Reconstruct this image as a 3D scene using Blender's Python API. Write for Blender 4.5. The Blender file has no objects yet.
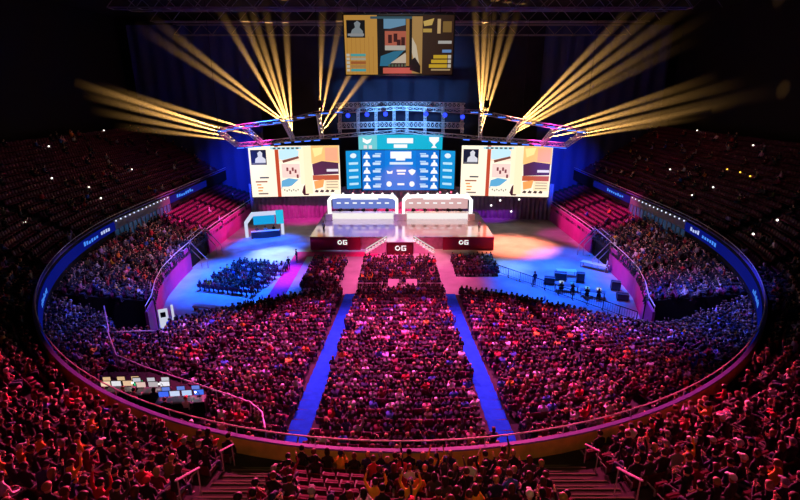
import bpy, math, random
import numpy as np
from mathutils import Vector, Matrix

rnd = random.Random(11)
SC = bpy.context.scene
COL = SC.collection
PI = math.pi

# ------------------------------------------------------------------ camera
F = 480.0                       # focal length in pixels of the 800 x 500 frame
PITCH = math.radians(18.0)
CAM = Vector((0.0, 0.0, 21.5))
cd = bpy.data.cameras.new('camera')
cam = bpy.data.objects.new('camera', cd)
COL.objects.link(cam)
cam.location = CAM
cam.rotation_euler = (PI / 2 - PITCH, 0, 0)
cd.sensor_width = 36.0
cd.lens = F / 800.0 * 36.0
cd.clip_end = 400
cd.clip_start = 0.1
SC.camera = cam
SC.view_settings.view_transform = 'Standard'
SC.view_settings.look = 'None'
SC.view_settings.gamma = 1.0
SC.view_settings.exposure = 0.0
SC.view_settings.use_curve_mapping = False
SC.cycles.transparent_max_bounces = 48
SC.cycles.max_bounces = 5
SC.cycles.diffuse_bounces = 1
SC.cycles.glossy_bounces = 2
SC.cycles.volume_bounces = 0
SC.cycles.sample_clamp_indirect = 3.0
SC.cycles.use_denoising = True
SC.cycles.use_adaptive_sampling = False
w = bpy.data.worlds.new('world')
SC.world = w
w.use_nodes = True
w.node_tree.nodes['Background'].inputs[0].default_value = (0.004, 0.004, 0.008, 1)
w.node_tree.nodes['Background'].inputs[1].default_value = 0.15

CP, SP = math.cos(PITCH), math.sin(PITCH)


def ray(px, py):
    u, v = (px - 400) / F, (250 - py) / F
    return Vector((u, CP + v * SP, -SP + v * CP))


def G(px, py, z=0.0):           # the point at height z seen at a pixel
    d = ray(px, py)
    return CAM + d * ((z - CAM.z) / d.z)


def D(px, py, t):               # the point at depth t
    return CAM + ray(px, py) * t


def proj(x, y, z):
    dx, dy, dz = x - CAM.x, y - CAM.y, z - CAM.z
    t = dy * CP - dz * SP
    up = dy * SP + dz * CP
    if t < 0.5:
        return -9999, -9999, t
    return 400 + F * dx / t, 250 - F * up / t, t


# ------------------------------------------------------------------ materials
MATS = {}


def mat(name, col, rough=0.7, metal=0.0, emit=0.0, ecol=None, noise=0.0, nscale=6.0, spec=0.3):
    if name in MATS:
        return MATS[name]
    m = bpy.data.materials.new(name)
    m.use_nodes = True
    nt = m.node_tree
    b = nt.nodes['Principled BSDF']
    b.inputs['Base Color'].default_value = (*col, 1)
    b.inputs['Roughness'].default_value = rough
    b.inputs['Metallic'].default_value = metal
    b.inputs['Specular IOR Level'].default_value = spec
    if emit > 0:
        b.inputs['Emission Color'].default_value = (*(ecol or col), 1)
        b.inputs['Emission Strength'].default_value = emit
    if noise > 0:
        tc = nt.nodes.new('ShaderNodeTexCoord')
        n = nt.nodes.new('ShaderNodeTexNoise')
        n.inputs['Scale'].default_value = nscale
        n.inputs['Detail'].default_value = 4
        r = nt.nodes.new('ShaderNodeValToRGB')
        r.color_ramp.elements[0].position = 0.3
        r.color_ramp.elements[1].position = 0.7
        r.color_ramp.elements[0].color = (*[c * (1 - noise) for c in col], 1)
        r.color_ramp.elements[1].color = (*[min(1, c * (1 + noise)) for c in col], 1)
        nt.links.new(tc.outputs['Object'], n.inputs['Vector'])
        nt.links.new(n.outputs['Fac'], r.inputs['Fac'])
        nt.links.new(r.outputs['Color'], b.inputs['Base Color'])
    MATS[name] = m
    return m


def glow(name, col, s=1.0):
    m = mat(name, (0.01, 0.01, 0.01), 1.0, emit=s, ecol=col, spec=0.0)
    if 'desk front' not in name and 'booth led' not in name:
        m.cycles.emission_sampling = 'NONE'
    return m


def srgb(r, g, b):
    f = lambda c: (c / 255.0) / 12.92 if c <= 10 else (((c / 255.0) + 0.055) / 1.055) ** 2.4
    return (f(r), f(g), f(b))


# ------------------------------------------------------------------ mesh builder
class MB:
    def __init__(self):
        self.v, self.f, self.m = [], [], []

    def quad(self, a, b, c, d, mi=0):
        n = len(self.v)
        self.v += [tuple(a), tuple(b), tuple(c), tuple(d)]
        self.f.append((n, n + 1, n + 2, n + 3))
        self.m.append(mi)

    def poly(self, pts, mi=0):
        n = len(self.v)
        self.v += [tuple(p) for p in pts]
        self.f.append(tuple(range(n, n + len(pts))))
        self.m.append(mi)

    def hexa(self, p, mi=0):     # 8 points: bottom ring then top ring
        n = len(self.v)
        self.v += [tuple(q) for q in p]
        for f in ((3, 2, 1, 0), (4, 5, 6, 7), (0, 1, 5, 4), (1, 2, 6, 5), (2, 3, 7, 6), (3, 0, 4, 7)):
            self.f.append(tuple(n + i for i in f))
            self.m.append(mi)

    def box(self, lo, hi, mi=0, M=None):
        x0, y0, z0 = lo
        x1, y1, z1 = hi
        p = [(x0, y0, z0), (x1, y0, z0), (x1, y1, z0), (x0, y1, z0), (x0, y0, z1), (x1, y0, z1), (x1, y1, z1), (x0, y1, z1)]
        if M is not None:
            p = [M @ Vector(q) for q in p]
        self.hexa(p, mi)

    def tube(self, a, b, r0, r1=None, n=6, mi=0, cap=True):
        r1 = r0 if r1 is None else r1
        a, b = Vector(a), Vector(b)
        d = (b - a).normalized()
        u = d.cross(Vector((0, 0, 1)))
        if u.length < 1e-3:
            u = Vector((1, 0, 0))
        u.normalize()
        w_ = d.cross(u)
        k = len(self.v)
        for c, r in ((a, r0), (b, r1)):
            for i in range(n):
                q = 2 * PI * i / n
                self.v.append(tuple(c + u * (r * math.cos(q)) + w_ * (r * math.sin(q))))
        for i in range(n):
            j = (i + 1) % n
            self.f.append((k + i, k + j, k + n + j, k + n + i))
            self.m.append(mi)
        if cap:
            self.f.append(tuple(k + i for i in reversed(range(n))))
            self.f.append(tuple(k + n + i for i in range(n)))
            self.m += [mi, mi]

    def path(self, pts, r, n=6, mi=0):
        """one connected swept tube"""
        pts = [Vector(p) for p in pts]
        k = len(self.v)
        for i, p in enumerate(pts):
            d = (pts[min(i + 1, len(pts) - 1)] - pts[max(i - 1, 0)]).normalized()
            u = d.cross(Vector((0, 0, 1)))
            if u.length < 1e-3:
                u = Vector((1, 0, 0))
            u.normalize()
            w_ = d.cross(u)
            for j in range(n):
                q = 2 * PI * j / n
                self.v.append(tuple(p + u * (r * math.cos(q)) + w_ * (r * math.sin(q))))
        for i in range(len(pts) - 1):
            for j in range(n):
                l = (j + 1) % n
                self.f.append((k + i * n + j, k + i * n + l, k + (i + 1) * n + l, k + (i + 1) * n + j))
                self.m.append(mi)
        self.f.append(tuple(k + j for j in reversed(range(n))))
        self.f.append(tuple(k + (len(pts) - 1) * n + j for j in range(n)))
        self.m += [mi, mi]

    def ball(self, c, r, sx=1, sy=1, sz=1, mi=0, nu=10, nv=7):
        k = len(self.v)
        c = Vector(c)
        for i in range(1, nv):
            a = PI * i / nv
            for j in range(nu):
                b = 2 * PI * j / nu
                self.v.append((c.x + r * sx * math.sin(a) * math.cos(b), c.y + r * sy * math.sin(a) * math.sin(b), c.z + r * sz * math.cos(a)))
        for i in range(nv - 2):
            for j in range(nu):
                l = (j + 1) % nu
                self.f.append((k + i * nu + j, k + (i + 1) * nu + j, k + (i + 1) * nu + l, k + i * nu + l))
                self.m.append(mi)
        self.f.append(tuple(k + j for j in range(nu)))
        self.f.append(tuple(k + (nv - 2) * nu + j for j in reversed(range(nu))))
        self.m += [mi, mi]

    def mesh(self, name, mats):
        me = bpy.data.meshes.new(name)
        me.from_pydata(self.v, [], self.f)
        for m in mats:
            me.materials.append(m)
        if len(mats) > 1:
            me.polygons.foreach_set('material_index', self.m)
        me.update()
        return me

    def build(self, name, mats, parent=None, smooth=False):
        if not isinstance(mats, (list, tuple)):
            mats = [mats]
        me = self.mesh(name, mats)
        if smooth:
            me.polygons.foreach_set('use_smooth', [True] * len(me.polygons))
        o = bpy.data.objects.new(name, me)
        COL.objects.link(o)
        if parent is not None:
            o.parent = parent
        return o


def tag(o, label=None, cat=None, group=None, kind=None):
    if label:
        o['label'] = label
    if cat:
        o['category'] = cat
    if group:
        o['group'] = group
    if kind:
        o['kind'] = kind
    return o


def empty(name, loc=(0, 0, 0), rz=0.0, label=None, cat=None, group=None):
    o = bpy.data.objects.new(name, None)
    COL.objects.link(o)
    o.location = loc
    o.rotation_euler = (0, 0, rz)
    o.empty_display_size = 0.1
    tag(o, label, cat, group)
    return o


KIDS = {}


def copy_tree(o, parent=None):
    c = o.copy()
    COL.objects.link(c)
    if parent is not None:
        c.parent = parent
    for ch in KIDS.get(o.name) or [k for k in o.children]:
        copy_tree(ch, c)
    return c


ONES = 'zeroth first second third fourth fifth sixth seventh eighth ninth tenth eleventh twelfth thirteenth fourteenth fifteenth sixteenth seventeenth eighteenth nineteenth'.split()
TENS = {2: 'twent', 3: 'thirt', 4: 'fort', 5: 'fift', 6: 'sixt', 7: 'sevent', 8: 'eight', 9: 'ninet'}


def ordinal(n):
    if n < 20:
        return ONES[n]
    if n >= 100:
        return 'hundredth'
    t, u = divmod(n, 10)
    return TENS[t] + 'ieth' if u == 0 else TENS[t] + 'y-' + ONES[u]


# ------------------------------------------------------------------ palette of surfaces
concrete = mat('concrete', (0.10, 0.095, 0.10), 0.9, noise=0.25, nscale=1.2)
dark_concrete = mat('dark concrete', (0.035, 0.033, 0.036), 0.95, noise=0.3, nscale=1.0)
black_metal = mat('black metal', (0.012, 0.012, 0.014), 0.45, 0.6)
black_matte = mat('black matte', (0.006, 0.006, 0.007), 0.9)
alu = mat('aluminium', (0.55, 0.56, 0.58), 0.35, 0.8)
rail_metal = mat('rail metal', (0.85, 0.80, 0.82), 0.35, 0.15)
white_plastic = mat('white plastic', (0.8, 0.8, 0.8), 0.4)
grey_plastic = mat('grey plastic', (0.2, 0.2, 0.21), 0.5)
seat_red = mat('maroon seat fabric', (0.13, 0.012, 0.022), 0.75, noise=0.15, nscale=20)
seat_shell = mat('dark seat shell', (0.10, 0.012, 0.02), 0.4)
seat_bright = mat('red seat fabric', (0.62, 0.03, 0.09), 0.65, noise=0.12, nscale=10)
floor_mat = mat('arena floor', (0.42, 0.42, 0.44), 0.55, noise=0.18, nscale=0.45, spec=0.18)
wall_mat = mat('pad wall tinted pink', (0.55, 0.05, 0.30), 0.6, noise=0.08, nscale=0.8)  # the pink wash light is put into the wall colour
cap_mat = mat('parapet cap', (0.20, 0.16, 0.60), 0.45)  # blue light falling on the cap is put into its colour
parapet_in = mat('ochre parapet', (0.80, 0.56, 0.14), 0.75, noise=0.2, nscale=1.5)
aisle_blue = mat('blue aisle carpet', (0.012, 0.11, 0.60), 1.0, spec=0.0, noise=0.15, nscale=2.0)
carpet_red = mat('magenta carpet', (0.75, 0.03, 0.22), 0.85, noise=0.1, nscale=3)
curtain_mat = mat('stage curtain', (0.30, 0.26, 0.32), 0.85, noise=0.2, nscale=0.7)
stage_top = mat('stage floor', (0.58, 0.50, 0.58), 0.09, 0.55, noise=0.05, nscale=0.7, spec=0.8)
stage_skirt = mat('stage skirt', (0.40, 0.02, 0.08), 0.7)
steel_dark = mat('dark roof steel', (0.20, 0.20, 0.21), 0.5, 0.2)

# ------------------------------------------------------------------ bowl curves
RA, RB, RYC = 33.2, 41.5, 57.5          # inner edge of the upper tier: half an ellipse, then straight sides
YEND = 94.0
RINGZ = 8.0


def ring_pt(th, d=0.0):
    x, y = RA * math.sin(th), RYC - RB * math.cos(th)
    nx, ny = x / RA ** 2, (y - RYC) / RB ** 2
    l = math.hypot(nx, ny)
    return x + nx / l * d, y + ny / l * d


def ring_line(d, step=1.5, y_end=YEND):
    pts = []
    y = y_end
    while y > RYC + 0.01:
        pts.append((-(RA + d), y))
        y -= 2.5
    n = int(180 / step)
    for i in range(n + 1):
        pts.append(ring_pt(math.radians(-90 + i * 180.0 / n), d))
    ys = [p[1] for p in pts if p[1] > RYC + 0.01 and p[0] < 0]
    for y in reversed(ys):
        pts.append((RA + d, y))
    return pts


TH1 = math.radians(62)
XR1 = RA * math.sin(TH1)
TOPD = 1.6


def end_front(th):
    X = RA * math.sin(th)
    x = X - (XR1 - 23.2) * (X / XR1) ** 3
    return x, 50.4 - x * x / 48.0


WALLP = [(22.4, 38.5), (23.2, 41.5), (24.6, 45), (25.8, 49), (26.5, 54), (26.9, 60), (27.0, 70), (26.8, 80), (26.5, 92)]


def wall_pt(y):
    for (x0, y0), (x1, y1) in zip(WALLP, WALLP[1:]):
        if y <= y1:
            k = (y - y0) / (y1 - y0)
            return x0 + (x1 - x0) * k, y
    return WALLP[-1]


def side_outer(s):              # s 0..1 along the outside of a side block
    r0 = ring_pt(TH1, TOPD)
    y = r0[1] + (92 - r0[1]) * s
    if y >= RYC:
        return RA + TOPD, y
    a, b = RA + TOPD, RB + TOPD
    return a * math.sqrt(max(0, 1 - ((y - RYC) / b) ** 2)), y


def side_inner(s):
    y = 41.5 + (92 - 41.5) * s
    return wall_pt(y)


NEND, NSIDE = 30, 10


def end_pt(th, r):
    a, b = end_front(th), ring_pt(th, TOPD)
    return a[0] + (b[0] - a[0]) * r, a[1] + (b[1] - a[1]) * r


def end_z(r):
    return 0.15 + 4.9 * r ** 1.1


def side_pt(s, r, sg):
    a, b = side_inner(s), side_outer(s)
    return sg * (a[0] + (b[0] - a[0]) * r), a[1] + (b[1] - a[1]) * r


def side_z(r):
    return 2.6 + 2.9 * r


# stepped bowl surfaces
def stepped(lines, zs, name, m, label):
    """lines: n+1 polylines from the front outwards; zs: n heights"""
    b = MB()
    for k in range(len(zs)):
        A, B = lines[k], lines[k + 1]
        z = zs[k]
        zp = zs[k - 1] if k else zs[0] - 0.4
        for i in range(len(A) - 1):
            b.quad((*A[i], z), (*B[i], z), (*B[i + 1], z), (*A[i + 1], z))
            b.quad((*A[i], zp), (*A[i], z), (*A[i + 1], z), (*A[i + 1], zp))
    o = b.build(name, m)
    return tag(o, label, None, None, 'structure')


ths = [(-1 + 2 * i / 60) * TH1 for i in range(61)]
stepped([[end_pt(t, k / NEND) for t in ths] for k in range(NEND + 1)], [end_z(k / NEND) for k in range(NEND)],
        'terrace_end', dark_concrete, 'stepped lower bowl terrace across the end of the floor')
ss = [i / 40 for i in range(41)]
for sg, nm in ((-1, 'left'), (1, 'right')):
    stepped([[side_pt(s, k / NSIDE, sg) for s in ss] for k in range(NSIDE + 1)], [side_z(k / NSIDE) for k in range(NSIDE)],
            'terrace_' + nm, dark_concrete, f'stepped lower bowl terrace behind the {nm} pink wall')

NUP = 17
UPZ, UPR, UPD, UP0 = 7.0, 0.5, 0.85, 0.18


def up_d(k):
    return UP0 if k == 0 else 0.5 + UPD * k


lines = [ring_line(up_d(k)) for k in range(NUP + 1)]
stepped(lines, [UPZ + UPR * k for k in range(NUP)], 'terrace_upper', dark_concrete, 'stepped upper tier wrapping round the bowl')

# parapet of the upper tier: inner ochre face, cap, outer fascia
L0, L1 = ring_line(0.0), ring_line(0.18)
b = MB()
for i in range(len(L0) - 1):
    b.quad((*L1[i], UPZ), (*L1[i], 7.78), (*L1[i + 1], 7.78), (*L1[i + 1], UPZ), 0)
    b.quad((*L0[i], 5.9), (*L0[i], 7.78), (*L0[i + 1], 7.78), (*L0[i + 1], 5.9), 1)
    b.quad((*L0[i], 5.9), (*L0[i + 1], 5.9), (*ring_line(3.0)[i + 1], 5.9), (*ring_line(3.0)[i], 5.9), 1) if i % 1 == 0 else None
tag(b.build('trim_parapet', [parapet_in, black_matte]), 'low ochre parapet wall along the front of the upper tier', kind='structure')
b = MB()
Lc0, Lc1 = ring_line(0.0), ring_line(0.19)
for i in range(len(L0) - 1):
    b.hexa([(*Lc0[i], 7.78), (*Lc0[i + 1], 7.78), (*Lc1[i + 1], 7.78), (*Lc1[i], 7.78),
            (*Lc0[i], 7.86), (*Lc0[i + 1], 7.86), (*Lc1[i + 1], 7.86), (*Lc1[i], 7.86)])
tag(b.build('trim_parapet_cap', cap_mat), 'flat cap tinted with blue light on the upper tier parapet', kind='structure')

# concourse wall behind the lower bowl, back wall of the upper tier, ceiling, far wall
b = MB()
Lb = ring_line(3.0)
for i in range(len(Lb) - 1):
    b.quad((*Lb[i], 2.5), (*Lb[i + 1], 2.5), (*Lb[i + 1], 5.9), (*Lb[i], 5.9))
    b.quad((*ring_line(TOPD)[i], 4.9), (*ring_line(TOPD)[i + 1], 4.9), (*Lb[i + 1], 4.9), (*Lb[i], 4.9))
tag(b.build('wall_concourse', black_matte), 'dark wall under the upper tier', kind='structure')
b = MB()
Lw = ring_line(up_d(NUP) + 2.6)
Lu = ring_line(up_d(NUP))
for i in range(len(Lw) - 1):
    b.quad((*Lw[i], 14.5), (*Lw[i], 35), (*Lw[i + 1], 35), (*Lw[i + 1], 14.5))
    b.quad((*Lu[i], 15), (*Lw[i], 15), (*Lw[i + 1], 15), (*Lu[i + 1], 15))
tag(b.build('wall_back', black_matte), 'black back wall of the upper tier', kind='structure')
b = MB()
b.box((-56, -8, 34.5), (56, 104, 34.8))
tag(b.build('ceiling', black_matte), 'black arena roof deck', kind='structure')
b = MB()
b.box((-56, 100, -1), (56, 100.3, 35))
tag(b.build('wall_far', mat('far wall', (0.025, 0.027, 0.05), 0.9, noise=0.2, nscale=0.3)), 'dark far wall behind the stage rig', kind='structure')
b = MB()
b.box((-36, 15, -0.6), (36, 100, 0.0))
tag(b.build('floor', floor_mat), 'pale glossy arena floor lit blue and pink', kind='structure')

# walls along the floor, tinted with the pink wash, with a doorway gap in each
GAP = (58.5, 64.0)
for sg, nm in ((-1, 'left'), (1, 'right')):
    b = MB()
    y = 39.0
    ys = []
    while y <= 92:
        ys.append(y)
        y += 0.8
    for y0, y1 in zip(ys, ys[1:]):
        if y1 > GAP[0] and y0 < GAP[1]:
            continue
        (xa, _), (xb, _) = wall_pt(y0), wall_pt(y1)
        b.hexa([(sg * xa, y0, 0), (sg * xb, y1, 0), (sg * (xb + .25), y1, 0), (sg * (xa + .25), y0, 0),
                (sg * xa, y0, 3.0), (sg * xb, y1, 3.0), (sg * (xb + .25), y1, 3.0), (sg * (xa + .25), y0, 3.0)])
    tag(b.build('wall_' + nm, wall_mat), f'curved padded wall tinted with pink light along the {nm} edge of the floor', kind='structure')
    # flat black sheet behind the gap, standing for shade in the doorway
    b = MB()
    xg = sg * (wall_pt(61)[0])
    b.quad((xg + sg * 0.2, GAP[0], 0), (xg + sg * 0.2, GAP[1], 0), (xg + sg * 0.2, GAP[1], 2.6), (xg + sg * 0.2, GAP[0], 2.6))
    tag(b.build('door_1' if sg < 0 else 'door_2', black_matte), f'black sheet for the shade of the entrance in the {nm} pink wall', kind='structure')
    # rail on top of the wall
    b = MB()
    for seg in ((39.0, GAP[0]), (GAP[1], 92)):
        n = int((seg[1] - seg[0]) / 1.2)
        pts = [(sg * (wall_pt(seg[0] + (seg[1] - seg[0]) * i / n)[0] + .12), seg[0] + (seg[1] - seg[0]) * i / n, 3.55) for i in range(n + 1)]
        b.path(pts, 0.05, 6)
        for p in pts[::2]:
            b.tube((p[0], p[1], 3.0), p, 0.025, n=5)
        for q0, q1 in zip(pts, pts[1:]):
            b.quad((q0[0], q0[1], 3.05), (q1[0], q1[1], 3.05), (q1[0], q1[1], 3.14), (q0[0], q0[1], 3.14))
    tag(b.build('handrail', rail_metal), f'pale metal handrail along the top of the {nm} pink wall', 'handrail')

# end faces of the side terraces, and the dark entrance on each side beside the end block
for sg, nm in ((-1, 'left'), (1, 'right')):
    b = MB()
    p0, p1 = side_pt(0, 0, sg), side_pt(0, 1, sg)
    b.hexa([(p0[0], p0[1], 0), (p1[0], p1[1], 0), (p1[0], p1[1] + .2, 0), (p0[0], p0[1] + .2, 0),
            (p0[0], p0[1], 2.9), (p1[0], p1[1], 5.6), (p1[0], p1[1] + .2, 5.6), (p0[0], p0[1] + .2, 2.9)])
    tag(b.build('trim_1' if sg < 0 else 'trim_2', black_matte), f'dark end wall of the {nm} lower terrace', kind='structure')

# rail above the parapet
b = MB()
Lr = ring_line(-0.02, 2.0)
b.path([(*p, 8.2) for p in Lr], 0.035, 6)
for p in Lr[::3]:
    b.tube((*p, 7.86), (*p, 8.2), 0.02, n=5)
tag(b.build('handrail', rail_metal), 'long thin metal handrail along the upper tier parapet', 'handrail')

# ------------------------------------------------------------------ led ribbon boards on the upper fascia
rib_blue = glow('ribbon blue', srgb(12, 26, 150), 0.5)
rib_cyan = glow('ribbon cyan', srgb(70, 140, 255), 1.0)
rib_white = glow('ribbon white', srgb(190, 205, 255), 0.9)
for sg, nm in ((-1, 'left'), (1, 'right')):
    pts = []
    for i in range(0, 61):
        th = math.radians(36 + 54 * i / 60)
        x, y = ring_pt(th, -0.14)
        pts.append((sg * x, y))
    y = RYC + 1
    while y < 57.6 + 24.5:
        pts.append((sg * (RA - 0.14), y))
        y += 1
    root = empty('ribbon_display', (pts[0][0], pts[0][1], 6.55), 0, f'thin blue glowing ribbon display curving along the {nm} upper fascia', 'display', 'ribbon displays on the upper fascia')
    M = Matrix.Translation(-root.location)
    for lo_y, hi_y in ((0, 53.5), (67.5, 200)):
        b = MB()
        for p, q in zip(pts, pts[1:]):
            if not (lo_y <= p[1] < hi_y):
                continue
            b.hexa([M @ Vector(v) for v in [(*p, 6.5), (*q, 6.5), (q[0] + sg * .1, q[1], 6.5), (p[0] + sg * .1, p[1], 6.5),
                                            (*p, 7.5), (*q, 7.5), (q[0] + sg * .1, q[1], 7.5), (p[0] + sg * .1, p[1], 7.5)]])
        b.build('panel', rib_blue, root)
    # lit lettering-like graphics

    def along(yc, n, dy, mi, jitter=True):
        b = MB()
        for i in range(n):
            ya = yc + i * dy
            for ptA, ptB in zip(pts, pts[1:]):
                if ptA[1] <= ya < ptB[1]:
                    k = (ya - ptA[1]) / (ptB[1] - ptA[1])
                    x = ptA[0] + (ptB[0] - ptA[0]) * k - sg * 0.03
                    h = 0.25 + 0.2 * rnd.random()
                    y2 = ya + dy * 0.72
                    x2 = x + (ptB[0] - ptA[0]) * (dy * 0.72) / (ptB[1] - ptA[1])
                    z0 = 6.8 + 0.1 * rnd.random()
                    b.quad(*[M @ Vector(v) for v in [(x, ya, z0), (x2, y2, z0), (x2, y2, z0 + h), (x, ya, z0 + h)]], mi)
                    break
        b.build('graphic', [rib_cyan, rib_white], root)
    along(31.5, 8, 0.4, 0)
    along(46.0, 6, 0.6, 0)
    along(50.2, 4, 0.55, 1)
    along(70.0, 8, 0.75, 0)

# lit suite fronts inside the ring, both sides
suite_glass = mat('suite glass', (0.10, 0.22, 0.32), 0.15, emit=0.10, ecol=srgb(60, 130, 190), spec=0.6)
suite_glass.cycles.emission_sampling = 'NONE'
for sg, nm in ((-1, 'left'), (1, 'right')):
    root = empty('suite_front', (sg * (RA - .1), 60, 5.2), 0, f'glazed suite front with a row of tiny lights under the {nm} ribbon display', 'suite')
    b = MB()
    b.box((-.05, -6.5, -0.6), (.05, 7.5, 1.3))
    b.build('glass', suite_glass, root)
    b = MB()
    for i in range(15):
        b.box((-.14 if sg > 0 else .06, -6.5 + i * 1.0 - .07, -0.6), (-.06 if sg > 0 else .14, -6.5 + i + .07, 1.4))
    b.build('mullion', grey_plastic, root)
    b = MB()
    b.box((-.16, -6.5, 1.4), (.16, 7.5, 2.45))
    b.build('fascia', grey_plastic, root)
    gb = glow('suite bulb', srgb(220, 230, 255), 1.6)
    for i in range(14):
        b = MB()
        b.ball((-sg * .22, -6.1 + i * 1.0, 2.35), 0.09, nu=6, nv=5)
        b.build('bulb', gb, root)

# ------------------------------------------------------------------ people
SKINS = [srgb(232, 190, 160), srgb(215, 170, 138), srgb(190, 140, 105), srgb(140, 95, 68), srgb(95, 62, 45)]
TOPS = {
    'black': (0.012, 0.012, 0.014), 'charcoal': (0.045, 0.045, 0.05), 'navy': (0.015, 0.025, 0.09), 'maroon': (0.16, 0.012, 0.03),
    'red': (0.55, 0.03, 0.04), 'grey': (0.25, 0.25, 0.26), 'white': (0.75, 0.75, 0.75), 'mustard': (0.90, 0.50, 0.04),
    'orange': (0.80, 0.25, 0.04), 'olive': (0.12, 0.12, 0.04), 'lavender': (0.45, 0.35, 0.70), 'blue': (0.04, 0.12, 0.5), 'pink': (0.75, 0.30, 0.38),
}
TOPW = {'black': 44, 'charcoal': 24, 'navy': 9, 'maroon': 10, 'red': 5, 'grey': 8, 'white': 5, 'mustard': 2, 'orange': 1, 'olive': 4, 'lavender': 2, 'blue': 4, 'pink': 3}
HAIRS = {'black': (0.008, 0.007, 0.006), 'brown': (0.05, 0.025, 0.012), 'blond': (0.35, 0.22, 0.09), 'auburn': (0.11, 0.03, 0.012)}
LEGS = [(0.015, 0.02, 0.05), (0.02, 0.02, 0.022), (0.05, 0.045, 0.04), (0.03, 0.05, 0.12)]
skin_m = [mat(f'skin {i}', c, 0.55) for i, c in enumerate(SKINS)]
top_m = {k: mat('cloth ' + k, c, 0.85, noise=0.12, nscale=9) for k, c in TOPS.items()}
leg_m = [mat(f'trousers {i}', c, 0.85) for i, c in enumerate(LEGS)]
hair_m = {k: mat('hair ' + k, c, 0.6) for k, c in HAIRS.items()}
shoe_m = mat('shoe', (0.03, 0.03, 0.03), 0.6)
eye_m = mat('eye', (0.02, 0.015, 0.012), 0.2)
lip_m = mat('lip', (0.35, 0.10, 0.09), 0.5)


def pose_joints(pose):
    J = {
        'pelvis': ((0, 0, .52), .145, .12), 'spine': ((0, -.02, .74), .135, .105), 'chest': ((0, -.01, .95), .165, .115),
        'neck': ((0, .0, 1.11), .058, .058), 'head0': ((0, .03, 1.20), .075, .085), 'head1': ((0, .035, 1.29), .088, .102), 'head2': ((0, .03, 1.365), .066, .075),
    }
    arms = {
        'down': (((.24, .02, .79), (.17, .26, .66), (.11, .33, .65)),) * 2,
        'together': (((.25, .13, .82), (.08, .33, .95), (.03, .38, 1.04)),) * 2,
        'raised': (((.33, .08, 1.26), (.27, .12, 1.52), (.25, .14, 1.62)),) * 2,
        'one': (((.30, .14, 1.22), (.25, .20, 1.48), (.24, .22, 1.58)), ((.24, .02, .79), (.17, .26, .66), (.11, .33, .65))),
        'folded': (((.25, .10, .80), (.06, .24, .84), (-.05, .25, .87)),) * 2,
        'lean': (((.22, .22, .68), (.10, .40, .72), (.05, .44, .80)),) * 2,
        'stand': (((.25, -.02, 1.16), (.25, .06, .93), (.25, .09, .84)),) * 2,
        'desk': (((.26, .16, .82), (.20, .38, .80), (.19, .46, .80)),) * 2,
    }[pose]
    lean = .16 if pose == 'lean' else 0.0
    dz = .0
    if pose == 'stand':
        dz = .38
    if lean:
        for k in ('spine', 'chest', 'neck', 'head0', 'head1', 'head2'):
            (x, y, z), a, c = J[k]
            J[k] = ((x, y + lean * (z - .5) / .5, z - .05 * (z - .5) / .5), a, c)
    if dz:
        for k in J:
            (x, y, z), a, c = J[k]
            J[k] = ((x, y, z + dz), a, c)
    E = [('pelvis', 'spine'), ('spine', 'chest'), ('chest', 'neck'), ('neck', 'head0'), ('head0', 'head1'), ('head1', 'head2')]
    for s, nm in ((1, 'r'), (-1, 'l')):
        el, wr, hd = arms[0 if s > 0 else 1]
        ch = J['chest'][0]
        J['sh' + nm] = ((s * .185, ch[1], ch[2] + .075), .066, .062)
        J['el' + nm] = ((s * el[0], el[1], el[2]), .047, .047)
        J['wr' + nm] = ((s * wr[0], wr[1], wr[2]), .030, .030)
        J['hd' + nm] = ((s * hd[0], hd[1], hd[2]), .036, .024)
        E += [('chest', 'sh' + nm), ('sh' + nm, 'el' + nm), ('el' + nm, 'wr' + nm), ('wr' + nm, 'hd' + nm)]
        if pose == 'stand':
            J['hp' + nm] = ((s * .09, 0, .86), .088, .09)
            J['kn' + nm] = ((s * .10, .01, .48), .058, .062)
            J['an' + nm] = ((s * .10, -.02, .09), .040, .044)
            J['to' + nm] = ((s * .11, .14, .045), .040, .034)
        else:
            J['hp' + nm] = ((s * .095, .04, .50), .088, .085)
            J['kn' + nm] = ((s * .13, .45, .50), .062, .062)
            J['an' + nm] = ((s * .13, .44, .09), .042, .045)
            J['to' + nm] = ((s * .14, .60, .045), .040, .034)
        E += [('pelvis', 'hp' + nm), ('hp' + nm, 'kn' + nm), ('kn' + nm, 'an' + nm), ('an' + nm, 'to' + nm)]
    return J, E


def zone_of(a, bb):
    s = {a[:2], bb[:2]}
    if s & {'he'} or s == {'ne', 'he'}:
        return 0
    if 'wr' in s:
        return 0 if 'hd' in s else 1
    if s & {'to'}:
        return 3
    if s & {'hp', 'kn', 'an'}:
        return 2
    return 1


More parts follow.
